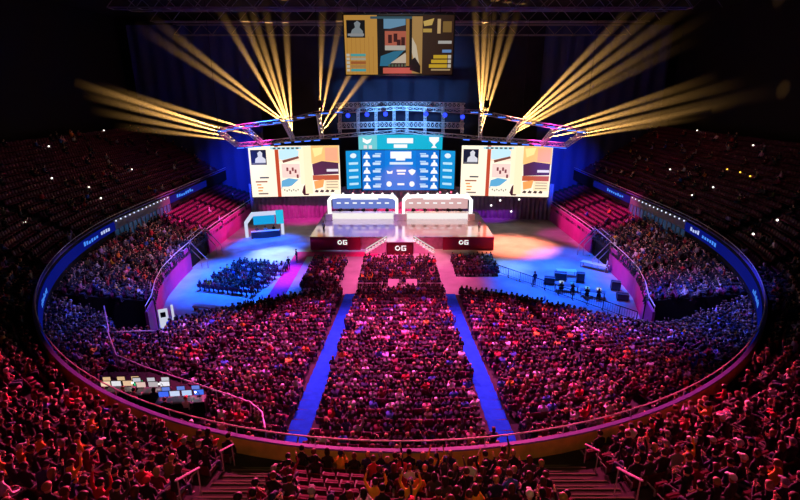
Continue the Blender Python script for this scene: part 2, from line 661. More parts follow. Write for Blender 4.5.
def skin_body(pose, sub):
    J, E = pose_joints(pose)
    names = list(J)
    idx = {n: i for i, n in enumerate(names)}
    me = bpy.data.meshes.new('skeleton')
    me.from_pydata([J[n][0] for n in names], [(idx[a], idx[c]) for a, c in E], [])
    o = bpy.data.objects.new('skeleton', me)
    COL.objects.link(o)
    md = o.modifiers.new('skin', 'SKIN')
    md.use_smooth_shade = True
    lay = me.skin_vertices[0] if me.skin_vertices else None
    if lay is None:
        bm_ = __import__('bmesh').new()
        bm_.from_mesh(me)
        bm_.verts.layers.skin.verify()
        bm_.to_mesh(me)
        bm_.free()
        lay = me.skin_vertices[0]
    for n in names:
        lay.data[idx[n]].radius = (J[n][1], J[n][2])
        lay.data[idx[n]].use_root = n == 'pelvis'
    if sub:
        s = o.modifiers.new('subsurf', 'SUBSURF')
        s.levels = s.render_levels = sub
    dg = bpy.context.evaluated_depsgraph_get()
    ev = o.evaluated_get(dg)
    m2 = bpy.data.meshes.new_from_object(ev)
    V = np.array([v.co[:] for v in m2.vertices])
    P = [tuple(p.vertices) for p in m2.polygons]
    bpy.data.objects.remove(o)
    bpy.data.meshes.remove(me)
    bpy.data.meshes.remove(m2)
    C = np.array([V[list(p)].mean(0) for p in P])
    best, zone = np.full(len(P), 1e9), np.zeros(len(P), int)
    for a, c in E:
        A, B_ = np.array(J[a][0]), np.array(J[c][0])
        ab = B_ - A
        t = np.clip(((C - A) @ ab) / (ab @ ab), 0, 1)
        d = np.linalg.norm(C - (A + t[:, None] * ab), axis=1) / (0.6 + 0.4 * (J[a][1] + J[c][1]) / .2)
        up = d < best
        best[up] = d[up]
        zone[up] = zone_of(a, c)
    return V, P, zone, J


POSES = ['down', 'lean', 'one', 'raised', 'together', 'folded', 'stand', 'desk']
POSE_WORDS = {'down': 'hands down', 'lean': 'leaning forward', 'one': 'arm raised', 'raised': 'arms raised', 'together': 'hands together', 'folded': 'arms folded', 'stand': 'standing', 'desk': 'hands forward'}
BODY, LOW = {}, {}


def hair_mesh(style, J):
    c = Vector(J['head1'][0])
    b = MB()
    nu, nv = 14, 9
    R = .112
    pts = {}
    for i in range(nv + 1):
        a = PI * i / nv
        for j in range(nu):
            q = 2 * PI * j / nu
            x, y, z = R * .93 * math.sin(a) * math.cos(q), R * 1.06 * math.sin(a) * math.sin(q), R * math.cos(a)
            if style == 'long' and z < 0 and y < .03:
                z = z * 2.6
                x *= 1.08
                y = min(y, -.02) - .02
            pts[i, j] = (c.x + x, c.y + y - .006, c.z + z + .012)
    k = len(b.v)
    ids = {}
    for key, p in pts.items():
        ids[key] = len(b.v)
        b.v.append(p)
    low = {'short': .62, 'long': .80, 'cap': .5}[style]
    for i in range(nv):
        for j in range(nu):
            q = 2 * PI * (j + .5) / nu
            front = math.sin(q) > .25
            a = (i + .5) / nv
            if a > low or (front and a > .36):
                continue
            l = (j + 1) % nu
            b.f.append((ids[i, j], ids[i + 1, j], ids[i + 1, l], ids[i, l]))
            b.m.append(0)
    if style == 'cap':
        b.hexa([(c.x - .07, c.y + .08, c.z + .045), (c.x + .07, c.y + .08, c.z + .045), (c.x + .055, c.y + .19, c.z + .03), (c.x - .055, c.y + .19, c.z + .03),
                (c.x - .07, c.y + .08, c.z + .06), (c.x + .07, c.y + .08, c.z + .06), (c.x + .055, c.y + .19, c.z + .042), (c.x - .055, c.y + .19, c.z + .042)])
    return b


for p in POSES:
    V, P, Z, J = skin_body(p, 1)
    b = MB()
    b.v = [tuple(v) for v in V]
    b.f = list(P)
    b.m = [int(z) for z in Z]
    # face: nose, eyes, mouth, ears
    h = Vector(J['head1'][0])
    b.ball(h + Vector((0, .108, -.018)), .018, .8, 1.1, 1.4, 0, 6, 5)
    for s in (-1, 1):
        b.ball(h + Vector((s * .034, .088, .008)), .012, 1, .7, .8, 4, 6, 5)
        b.ball(h + Vector((s * .096, .0, -.005)), .026, .4, .8, 1.2, 0, 6, 5)
    b.ball(h + Vector((0, .092, -.058)), .02, 1.3, .5, .4, 5, 6, 5)
    # fingers
    for nm, s in (('r', 1), ('l', -1)):
        wr, hd = Vector(J['wr' + nm][0]), Vector(J['hd' + nm][0])
        d = (hd - wr).normalized()
        side = d.cross(Vector((0, 0, 1)))
        if side.length < .2:
            side = Vector((1, 0, 0))
        side.normalize()
        nrm = side.cross(d)
        for q, ln in zip((-.027, -.009, .009, .027), (.062, .075, .07, .055)):
            a0 = hd + side * q + d * .01
            a1 = a0 + d * ln * .55
            a2 = a1 + (d * .8 - nrm * .5).normalized() * ln * .45
            b.tube(a0, a1, .0085, .0080, 5, 0)
            b.tube(a1, a2, .0080, .0060, 5, 0)
        t0 = wr + d * .035 + side * (.028 * (-s))
        b.tube(t0, t0 + (side * (-s) * .7 + d * .7).normalized() * .055, .011, .008, 5, 0)
    me = b.mesh('person_' + p, [skin_m[0], top_m['black'], leg_m[0], shoe_m, eye_m, lip_m])
    me.polygons.foreach_set('use_smooth', [True] * len(me.polygons))
    HM = {}
    for st in ('short', 'long', 'cap'):
        hm = hair_mesh(st, J).mesh('hair_' + st + '_' + p, [hair_m['black']])
        hm.polygons.foreach_set('use_smooth', [True] * len(hm.polygons))
        HM[st] = hm
    BODY[p] = (me, HM)
    # low detail version for the far crowd
    V, P, Z, J = skin_body(p, 0)
    Cn = np.array([V[list(f)].mean(0) for f in P])
    hz = np.array(J['head1'][0])
    Z = Z.copy()
    Z[(Cn[:, 2] > hz[2] - .05) & (np.abs(Cn[:, 0]) < .13) & ((Cn[:, 1] < hz[1] + .03) | (Cn[:, 2] > hz[2] + .05)) & (Z == 0) & (np.linalg.norm(Cn - hz, axis=1) < .2)] = 4
    LOW[p] = (V, P, Z)

N_PERSON = 0


def add_person(x, y, z, rz, pose, label, group, top=None, scale=1.0, hairstyle=None, cat='person'):
    me, HM = BODY[pose]
    o = bpy.data.objects.new('person', me)
    COL.objects.link(o)
    o.location = (x, y, z)
    o.rotation_euler = (0, 0, rz)
    o.scale = (scale,) * 3
    tag(o, label, cat, group)
    ms = [skin_m[rnd.choice((0, 0, 0, 1, 1, 2, 3, 4))], top_m[top], rnd.choice(leg_m), shoe_m]
    for i, m in enumerate(ms):
        o.material_slots[i].link = 'OBJECT'
        o.material_slots[i].material = m
    st = hairstyle or rnd.choice(('short', 'short', 'short', 'long', 'cap'))
    h = bpy.data.objects.new('cap' if st == 'cap' else 'hair', HM[st])
    COL.objects.link(h)
    h.parent = o
    h.material_slots[0].link = 'OBJECT'
    h.material_slots[0].material = top_m[rnd.choice(('black', 'navy', 'grey', 'red', 'white'))] if st == 'cap' else hair_m[rnd.choice(('black', 'black', 'brown', 'brown', 'blond', 'auburn'))]
    return o


TOPLIST = [k for k, n in TOPW.items() for _ in range(n)]


def pick_pose():
    return rnd.choices(('down', 'lean', 'one', 'raised', 'together', 'folded'), (40, 20, 8, 4, 14, 14))[0]


# ------------------------------------------------------------------ seats
def seat_parts(folded):
    """cushion, backrest, armrests (left, right), pedestal in local space, facing +Y"""
    out = []
    b = MB()
    if folded:
        b.hexa([(-.21, -.14, .44), (.21, -.14, .44), (.21, -.06, .44), (-.21, -.06, .44), (-.20, -.17, .80), (.20, -.17, .80), (.20, -.09, .80), (-.20, -.09, .80)])
    else:
        b.hexa([(-.21, -.19, .38), (.21, -.19, .38), (.22, .23, .40), (-.22, .23, .40), (-.21, -.19, .46), (.21, -.19, .46), (.22, .23, .47), (-.22, .23, .47)])
    out.append(('seat_cushion', b, seat_red))
    b = MB()
    for i in range(4):
        x0, x1 = -.235 + .1175 * i, -.235 + .1175 * (i + 1)
        c0, c1 = -.03 * (1 - (x0 / .235) ** 2), -.03 * (1 - (x1 / .235) ** 2)
        t0, t1 = .88 - .03 * (abs(x0) / .235) ** 3, .88 - .03 * (abs(x1) / .235) ** 3
        b.hexa([(x0, -.21 + c0, .40), (x1, -.21 + c1, .40), (x1, -.16 + c1, .40), (x0, -.16 + c0, .40),
                (x0, -.30 + c0, t0), (x1, -.30 + c1, t1), (x1, -.25 + c1, t1), (x0, -.25 + c0, t0)])
    out.append(('backrest', b, seat_shell))
    for s in (-1, 1):
        b = MB()
        b.box((s * .255 - .022, -.22, .60), (s * .255 + .022, .12, .64))
        b.box((s * .255 - .018, -.24, .40), (s * .255 + .018, -.18, .60))
        out.append(('armrest', b, grey_plastic))
    b = MB()
    b.box((-.05, -.14, 0), (.05, -.02, .38))
    b.box((-.11, -.18, 0), (.11, .04, .03))
    out.append(('pedestal', b, black_metal))
    return out


SEATM = {f: [(n, b.mesh(n, [m])) for n, b, m in seat_parts(f)] for f in (False, True)}


def add_seat(x, y, z, rz, folded, label, group):
    o = empty('arena_seat', (x, y, z), rz, label, 'seat', group)
    for n, me in SEATM[folded]:
        c = bpy.data.objects.new(n, me)
        COL.objects.link(c)
        c.parent = o


def walk(poly, pitch, start=0.0):
    """points and facing along a polyline at equal spacing"""
    out = []
    acc = start
    for (x0, y0), (x1, y1) in zip(poly, poly[1:]):
        l = math.hypot(x1 - x0, y1 - y0)
        while acc < l:
            k = acc / l
            out.append((x0 + (x1 - x0) * k, y0 + (y1 - y0) * k, math.atan2(y1 - y0, x1 - x0)))
            acc += pitch
        acc -= l
    return out


SEATS_FAR, PEOPLE_FAR, CAND, SEAT_CAND = [], [], [], []
AISLE_L, AISLE_R = (-6.6, -4.7), (5.2, 7.3)


def in_frame(px, py, m=12):
    return -m < px < 800 + m and -m < py < 500 + m


# override of shirts seen in the photograph: (px, py, colour, pose)
SHIRTS = [(366, 488, 'mustard', 'raised'), (440, 455, 'mustard', 'raised'), (485, 451, 'lavender', 'raised'), (467, 463, 'orange', 'one'),
          (567, 480, 'orange', 'lean'), (295, 468, 'maroon', 'one'), (94, 427, 'mustard', 'lean'), (66, 478, 'mustard', 'one'), (47, 445, 'mustard', 'down'),
          (168, 470, 'olive', 'lean'), (681, 420, 'mustard', 'together'), (688, 452, 'mustard', 'one'), (729, 462, 'olive', 'down'), (418, 490, 'orange', 'down'),
          (590, 492, 'orange', 'down'), (417, 495, 'mustard', 'raised'), (648, 442, 'orange', 'down'), (255, 432, 'red', 'one'), (369, 382, 'orange', 'down'), (408, 394, 'orange', 'together'), (451, 359, 'mustard', 'down'), (340, 456, 'mustard', 'together')]
EMPTY_PX = [(300, 362, 468, 500), (505, 585, 442, 462), (345, 395, 444, 452)]

# upper tier
for k in range(NUP):
    z = UPZ + UPR * k
    dseat = 0.95 if k == 0 else up_d(k) + 0.45
    row = walk(ring_line(dseat), 0.53, 0.2)
    left = [q for q in row if q[0] < AISLE_L[0] - .2]
    mid = [q for q in row if AISLE_L[1] + .25 < q[0] < AISLE_R[0] - .25 and q[1] < 40]
    right = [q for q in row if q[0] > AISLE_R[1] + .2]
    left = left[::-1]
    for sec, lst in (('L', left), ('M', mid), ('R', right)):
        for i, (x, y, a) in enumerate(lst):
            px, py, t = proj(x, y, z + 0.9)
            if t < 3 or not in_frame(px, py, 30):
                continue
            if abs(x) > 12 and rnd.random() < .0:
                continue
            occ = rnd.random() < (0.74 if t < 26 else 0.62 if t < 38 else 0.08)
            # radial aisles further round
            th = math.atan2(abs(x), RYC - y) if y < RYC else PI / 2
            if any(abs(math.degrees(th) - g) < 1.2 for g in (24, 40, 58, 74)):
                continue
            for (xa, xb, ya, yb) in EMPTY_PX:
                if xa < px < xb and ya < py < yb:
                    occ = False
            SEAT_CAND.append((t, x, y, z, a, occ, 'U', k, sec, i + 1, px, py))
            if occ:
                CAND.append((t, x, y, z, a, 'U', k, sec, i + 1, px, py))

# lower bowl end block
AL = 5.55
FOHP = [(98, 362), (150, 368), (203, 386), (208, 424), (130, 412), (98, 398)]


def inside(px, py, P):
    r = False
    for (x0, y0), (x1, y1) in zip(P, P[1:] + P[:1]):
        if (y0 > py) != (y1 > py) and px < x0 + (x1 - x0) * (py - y0) / (y1 - y0):
            r = not r
    return r


for k in range(NEND):
    r = (k + .5) / NEND
    z = end_z(k / NEND)
    row = walk([end_pt(t, r) for t in ths], 0.54, 0.1 + .25 * (k % 2))
    secs = {'L': [q for q in row if q[0] < -AL - .85][::-1], 'M': [q for q in row if abs(q[0]) < AL - .85], 'R': [q for q in row if q[0] > AL + .85]}
    for sec, lst in secs.items():
        for i, (x, y, a) in enumerate(lst):
            px, py, t = proj(x, y, z + 1.0)
            if not in_frame(px, py):
                continue
            if inside(px, py, FOHP) or inside(px, py, [(100, 306), (168, 306), (170, 328), (112, 332)]):
                continue
            # cross aisle
            if sec != 'M' and any(abs(abs(x) - q - 0.06 * (k - 12)) < .5 for q in (13.2, 20.5)) and k > 2:
                continue
            occ = rnd.random() < .93
            SEAT_CAND.append((t, x, y, z, a, occ, 'B', k, sec, i + 1, px, py))
            # what the parapet hides is not built as single people
            hid = t < 24 and (z + 1.3) < 8.0 - (y - 16.0) * 0.83 and abs(x) < 9
            if occ:
                CAND.append((t + (1000 if hid else 0), x, y, z, a, 'B', k, sec, i + 1, px, py))

CAND.sort()
NEAR, REST = CAND[:262], CAND[262:]
used_shirts = {}
for s in SHIRTS:
    bst = min(range(len(NEAR)), key=lambda i: (NEAR[i][9] - s[0]) ** 2 + (NEAR[i][10] - s[1]) ** 2)
    if (NEAR[bst][9] - s[0]) ** 2 + (NEAR[bst][10] - s[1]) ** 2 < 15 ** 2:
        used_shirts[bst] = s
ROWU = ['front'] + [ordinal(i) for i in range(2, 30)]
for i, (t, x, y, z, a, blk, k, sec, n, px, py) in enumerate(NEAR):
    s = used_shirts.get(i)
    top = s[2] if s else rnd.choice(TOPLIST)
    if blk == 'U' and not s and (top in ('white', 'grey', 'pink', 'lavender', 'blue', 'orange') and rnd.random() < .75 or rnd.random() < .3):
        top = 'black'
    pose = s[3] if s else pick_pose()
    stairs = {'L': 'left of the left', 'M': 'right of the left', 'R': 'right of the right'}[sec]
    if blk == 'U':
        lab = f'person in {top} top, {POSE_WORDS[pose]}, {ordinal(n)} seat {stairs} stairs, {ROWU[k]} upper row'
        grp = 'spectators in the upper tier seats'
    else:
        kk = NEND - k
        lab = f'person in {top} top, {POSE_WORDS[pose]}, {ordinal(n)} seat {stairs} blue aisle, {"top" if kk == 1 else ordinal(kk) + "-highest"} lower row'
        grp = 'spectators in the lower bowl below the parapet'
    add_person(x, y, z, a + rnd.uniform(-.25, .25), pose, lab, grp, top, rnd.uniform(.94, 1.06))

for (t, x, y, z, a, *_r) in REST:
    PEOPLE_FAR.append((x, y, z, a))

SEAT_CAND.sort()
ns = 0
for (t, x, y, z, a, occ, blk, k, sec, n, px, py) in SEAT_CAND:
    if blk == 'U' and ns < 300 and in_frame(px, py, 6):
        ns += 1
        where = {'L': 'left of the left upper stairs', 'M': 'between the two upper stairs', 'R': 'right of the right upper stairs'}[sec]
        st = 'occupied' if occ else 'empty folded'
        add_seat(x, y, z, a, not occ, f'{st} maroon tip-up seat {where}, {ROWU[k]} upper row', f'{st} seats {where}, {ROWU[k]} row')
    else:
        SEATS_FAR.append((x, y, z, a, 0))

# side blocks
for sg in (-1, 1):
    for k in range(NSIDE):
        r = (k + .5) / NSIDE
        z = side_z(k / NSIDE)
        line = [side_pt(s, r, sg) for s in ss]
        if sg > 0:
            pass
        else:
            line = line[::-1]
        for (x, y, a) in walk(line, 0.52, .1 + .25 * (k % 2)):
            px, py, t = proj(x, y, z + 1)
            if not in_frame(px, py) or y > 88:
                continue
            if any(abs(y - q) < .55 for q in (48.5, 57.0, 66.0, 76.0)):
                continue
            SEATS_FAR.append((x, y, z, a, 1))
            lim = 61 + rnd.uniform(-2.5, 2.5) + 0.25 * k
            p_occ = .86 if y < lim else (.30 if y < lim + 3 else .02)
            if rnd.random() < p_occ:
                PEOPLE_FAR.append((x, y, z, a))

# floor chairs: centre, left and right blocks before the stage, dim rows on the blue floor
def floor_block(x0, x1, y0, y1, px_, py_, skew=0.0, occ=.93, rot=0.0, cx=0, cy=0):
    y = y0
    n = 0
    while y < y1:
        x = x0 + rnd.uniform(0, .1)
        while x < x1:
            c, s = math.cos(rot), math.sin(rot)
            X, Y = cx + (x - cx) * c - (y - cy) * s, cy + (x - cx) * s + (y - cy) * c
            SEATS_FAR.append((X, Y, 0.0, rot, 0))
            if rnd.random() < occ:
                PEOPLE_FAR.append((X, Y, 0.0, rot))
            x += px_
        y += py_


floor_block(-4.6, 4.8, 51.6, 61.0, .56, .88)
floor_block(-11.3, -7.0, 51.2, 60.4, .56, .88)
floor_block(7.0, 12.5, 55.8, 61.8, .56, .88)
floor_block(-22.2, -15.4, 50.2, 58.6, .60, 1.35, occ=.85, rot=-.26, cx=-18.6, cy=54)


# far crowd and far seating as one mesh each
def scatter(name, protos, placed, colour_fn, m):
    Vs, loops, starts, cols = [], [], [], []
    nv = nl = 0
    for (x, y, z, a, i) in placed:
        V, FL, FS, Z = protos[i]
        c, s = math.cos(a), math.sin(a)
        R = np.array([[c, s, 0], [-s, c, 0], [0, 0, 1]])
        Vs.append((V * rnd.uniform(.94, 1.06)) @ R + np.array([x, y, z]))
        loops.append(FL + nv)
        starts.append(FS + nl)
        cols.append(colour_fn(Z))
        nv += len(V)
        nl += len(FL)
    V = np.concatenate(Vs).astype(np.float32)
    Lp = np.concatenate(loops).astype(np.int32)
    St = np.concatenate(starts).astype(np.int32)
    me = bpy.data.meshes.new(name)
    me.vertices.add(len(V))
    me.vertices.foreach_set('co', V.ravel())
    me.loops.add(len(Lp))
    me.loops.foreach_set('vertex_index', Lp)
    me.polygons.add(len(St))
    me.polygons.foreach_set('loop_start', St)
    me.update(calc_edges=True)
    at = me.attributes.new('tone', 'FLOAT_COLOR', 'FACE')
    at.data.foreach_set('color', np.concatenate(cols).astype(np.float32).ravel())
    me.polygons.foreach_set('use_smooth', np.ones(len(St), bool))
    me.materials.append(m)
    me.validate()
    o = bpy.data.objects.new(name, me)
    COL.objects.link(o)
    return o


def tone_mat(name, rough):
    m = bpy.data.materials.new(name)
    m.use_nodes = True
    nt = m.node_tree
    a = nt.nodes.new('ShaderNodeAttribute')
    a.attribute_name = 'tone'
    nt.links.new(a.outputs['Color'], nt.nodes['Principled BSDF'].inputs['Base Color'])
    nt.nodes['Principled BSDF'].inputs['Roughness'].default_value = rough
    return m


def flat(P):
    FL = np.concatenate([np.array(p) for p in P])
    FS = np.concatenate([[0], np.cumsum([len(p) for p in P])[:-1]])
    return FL, FS


pro = []
for p in ('down', 'lean', 'one', 'raised', 'together', 'folded'):
    V, P, Z = LOW[p]
    pro.append((V, *flat(P), Z))


def person_tone(Z):
    pal = np.array([rnd.choice((SKINS[0], SKINS[0], SKINS[1], SKINS[2], SKINS[3])), TOPS[rnd.choice(TOPLIST)], rnd.choice(LEGS), (.03, .03, .03), rnd.choice((HAIRS['black'], HAIRS['brown'], HAIRS['brown'], HAIRS['blond'], TOPS['white'] if rnd.random() < .15 else HAIRS['auburn']))])
    return np.concatenate([pal[Z], np.ones((len(Z), 1))], axis=1)


W6 = (40, 18, 5, 2, 18, 17)
o = scatter('crowd', pro, [(x + rnd.uniform(-.07, .07), y + rnd.uniform(-.1, .1), z, a + rnd.uniform(-.45, .45), rnd.choices(range(6), W6)[0]) for (x, y, z, a) in PEOPLE_FAR], person_tone, tone_mat('crowd', .8))
tag(o, 'dense seated crowd filling the lower bowl, floor blocks and dim upper sides', 'crowd', None, 'stuff')

sv = []
for folded in (False, True):
    b = MB()
    for n, bb, m in seat_parts(folded):
        if n == 'armrest':
            continue
        if n == 'backrest':
            b.hexa([(-.235, -.22, .40), (.235, -.22, .40), (.235, -.16, .40), (-.235, -.16, .40), (-.235, -.32, .88), (.235, -.32, .88), (.235, -.26, .88), (-.235, -.26, .88)], 1)
            continue
        k0 = len(b.v)
        b.v += bb.v
        b.f += [tuple(i + k0 for i in f) for f in bb.f]
        b.m += [0 if n == 'seat_cushion' else 2] * len(bb.f)
    sv.append((np.array(b.v), *flat(b.f), np.array(b.m)))


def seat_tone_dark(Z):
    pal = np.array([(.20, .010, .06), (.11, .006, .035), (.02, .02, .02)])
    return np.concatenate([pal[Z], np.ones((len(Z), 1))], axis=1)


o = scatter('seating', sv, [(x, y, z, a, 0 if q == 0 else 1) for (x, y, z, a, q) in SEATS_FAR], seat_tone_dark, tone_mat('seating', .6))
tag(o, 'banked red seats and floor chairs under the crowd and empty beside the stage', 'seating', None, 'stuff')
print('near', len(NEAR), 'far', len(PEOPLE_FAR), 'seats', len(SEATS_FAR), 'nearest far t', REST[0][0])

# ------------------------------------------------------------------ aisles
def strip_aisle(sg, nm):
    b = MB()
    for k in range(NEND):
        z = end_z(k / NEND)
        # find y at x for curve r
        def y_at(r):
            best = None
            for t in ths:
                p = end_pt(t, r)
                if best is None or abs(p[0] - sg * AL) < abs(best[0] - sg * AL):
                    best = p
            return best[1]
        y0, y1 = y_at(k / NEND), y_at((k + 1) / NEND)
        wd = .62
        b.box((sg * AL - wd, y1, z + .005), (sg * AL + wd, y0, z + .03))
        if k:
            b.box((sg * AL - wd, y0 - .25, z - .11), (sg * AL + wd, y0 + .28, z - .08 + .0))
    o = b.build('aisle_steps', aisle_blue)
    return tag(o, f'blue carpeted stepped aisle running down the lower bowl, {nm} of centre', 'aisle')


strip_aisle(-1, 'left')
strip_aisle(1, 'right')

step_conc = mat('step concrete', (0.05, 0.048, 0.035), 1.0, spec=0.05, noise=0.2, nscale=3)
step_nose = mat('step nosing', (0.14, 0.15, 0.09), 0.9, spec=0.05)
for (xa, xb), nm in ((AISLE_L, 'left'), (AISLE_R, 'right')):
    root = empty('upper_stairs', ((xa + xb) / 2, 16, 7), 0, f'concrete stairs with pale nosings climbing the upper tier, {nm} flight', 'stairs')
    M = Matrix.Translation(-root.location)
    xm = abs(xa + xb) / 2
    for k in range(1, NUP):
        yk = RYC - (RB + up_d(k)) * math.sqrt(1 - (xm / (RA + up_d(k))) ** 2)
        z = UPZ + UPR * k
        if yk < 3:
            break
        b = MB()
        b.box((xa, yk - .85, z), (xb, yk - .02, z + .02), M=M)
        b.box((xa, yk, z - UPR), (xb, yk + .40, z - UPR / 2), M=M)
        b.build('step', step_conc, root)
        b = MB()
        b.box((xa, yk - .06, z + .02), (xb, yk, z + .035), M=M)
        b.box((xa, yk + .34, z - UPR / 2), (xb, yk + .40, z - UPR / 2 + .015), M=M)
        b.build('nosing', step_nose, root)
    # short slanted handrails beside the stairs
    for j, (x, ya, yb) in enumerate(((xa - .02 if nm == 'left' else xb + .05, 15.7, 14.5), (xa + .3 if nm == 'left' else xb - .5, 12.2, 10.8))):
        za = UPZ + UPR * (16.3 - ya) / UPD + .95
        zb = UPZ + UPR * (16.3 - yb) / UPD + .95
        b = MB()
        b.path([(x, ya, za), (x, yb, zb)], .035, 6)
        b.tube((x, ya - .1, za - 1.0), (x, ya - .1, za), .025)
        b.tube((x, yb + .1, zb - 1.0), (x, yb + .1, zb), .025)
        o = b.build('stair_rail', mat('stair rail', (0.6, 0.45, 0.55), 0.35, 0.3))
        tag(o, f'slanted metal rail on the outer edge of the {nm} upper stairs, {"lower" if j == 0 else "upper"} one', 'handrail')

exec_marker = 0
# ------------------------------------------------------------------ stage
SY = 66.5
stage = empty('stage', (0, 72, 0), 0, 'raised stage with glossy pinkish deck, dark red skirt and white emblems', 'stage')
Ms = Matrix.Translation((0, -72, 0))
b = MB()
b.hexa([Ms @ Vector(v) for v in [(-13, SY, 1.78), (13.6, SY, 1.78), (13.6, 84, 1.78), (-13, 84, 1.78), (-13, SY, 1.9), (13.6, SY, 1.9), (13.6, 84, 1.9), (-13, 84, 1.9)]])
b.box((-1.9, 63.9, 1.78), (1.9, SY, 1.9), M=Ms)
b.build('deck', stage_top, stage)
for xa, xb in ((-12.95, -5.7), (6.2, 13.55)):
    b = MB()
    b.box((xa, SY - .3, 0), (xb, SY - .2, 1.88), M=Ms)
    b.box((xa, SY - .3, 1.78), (xb, SY + .05, 1.9), M=Ms)
    b.box((xa if xa < 0 else xb - .1, SY - .2, 0), (xa + .1 if xa < 0 else xb, 84, 1.78), M=Ms)
    b.build('skirt', stage_skirt, stage)
b = MB()
b.box((-5.7, SY + .08, 0), (6.2, SY + .14, 1.78), M=Ms)
b.build('riser_panel', mat('riser panel', (.42, .22, .28), .5, noise=.2, nscale=1.5), stage)
b = MB()
b.box((-1.85, 63.95, 0), (1.85, 64.0, 1.78), M=Ms)
b.box((-1.85, 63.95, 0), (-1.8, SY, 1.78), M=Ms)
b.box((1.8, 63.95, 0), (1.85, SY, 1.78), M=Ms)
b.build('catwalk_skirt', mat('catwalk skirt', (0.10, 0.01, 0.02), .7), stage)
logo_white = glow('logo white', (1, .92, .95), 1.1)


def emblem(cx, y, cz, s):
    b = MB()
    n = 14                       # ring shaped mark, short bar and a square mark
    for i in range(n):
        a0, a1 = 2 * PI * i / n + .5, 2 * PI * (i + 1) / n + .5
        if i in (0,):
            continue
        b.poly([Ms @ Vector((cx - .45 * s + r * s * math.cos(a), y, cz + r * s * math.sin(a))) for r, a in ((.22, a0), (.40, a0), (.40, a1), (.22, a1))])
    b.quad(*[Ms @ Vector((cx + x * s, y, cz + z * s)) for x, z in ((.1, .25), (.8, .25), (.8, .4), (.1, .4))])
    b.quad(*[Ms @ Vector((cx + x * s, y, cz + z * s)) for x, z in ((.1, -.4), (.28, -.4), (.28, .25), (.1, .25))])
    b.quad(*[Ms @ Vector((cx + x * s, y, cz + z * s)) for x, z in ((.28, -.4), (.8, -.4), (.8, -.25), (.28, -.25))])
    b.quad(*[Ms @ Vector((cx + x * s, y, cz + z * s)) for x, z in ((.62, -.25), (.8, -.25), (.8, .05), (.62, .05))])
    b.quad(*[Ms @ Vector((cx + x * s, y, cz + z * s)) for x, z in ((.42, -.08), (.62, -.08), (.62, .05), (.42, .05))])
    b.build('emblem', logo_white, stage)


emblem(-8.3, SY - .32, 1.15, .85)
emblem(9.2, SY - .32, 1.15, .85)
emblem(0.1, 63.93, 1.0, .95)
# two stairways down from the catwalk, splayed outwards
for s in (-1, 1):
    b = MB()
    for i in range(7):
        x0, x1 = s * (1.9 + .42 * i), s * (1.9 + .42 * (i + 1))
        y0 = SY - .1 - .12 * i
        zt = 1.66 - .25 * i
        b.box((min(x0, x1), y0 - 1.6, 0), (max(x0, x1), y0, max(zt, .08)), M=Ms)
    b.build('staircase', white_plastic, stage)
    b = MB()
    b.path([Ms @ Vector((s * 1.9, SY - .1, 2.0)), Ms @ Vector((s * 4.9, SY - .95, .35))], .09, 6)
    b.path([Ms @ Vector((s * 1.9, SY - 1.7, 2.0)), Ms @ Vector((s * 4.9, SY - 2.55, .35))], .09, 6)
    b.build('stair_edge', glow('stair edge light', (1, .93, .9), .7), stage)

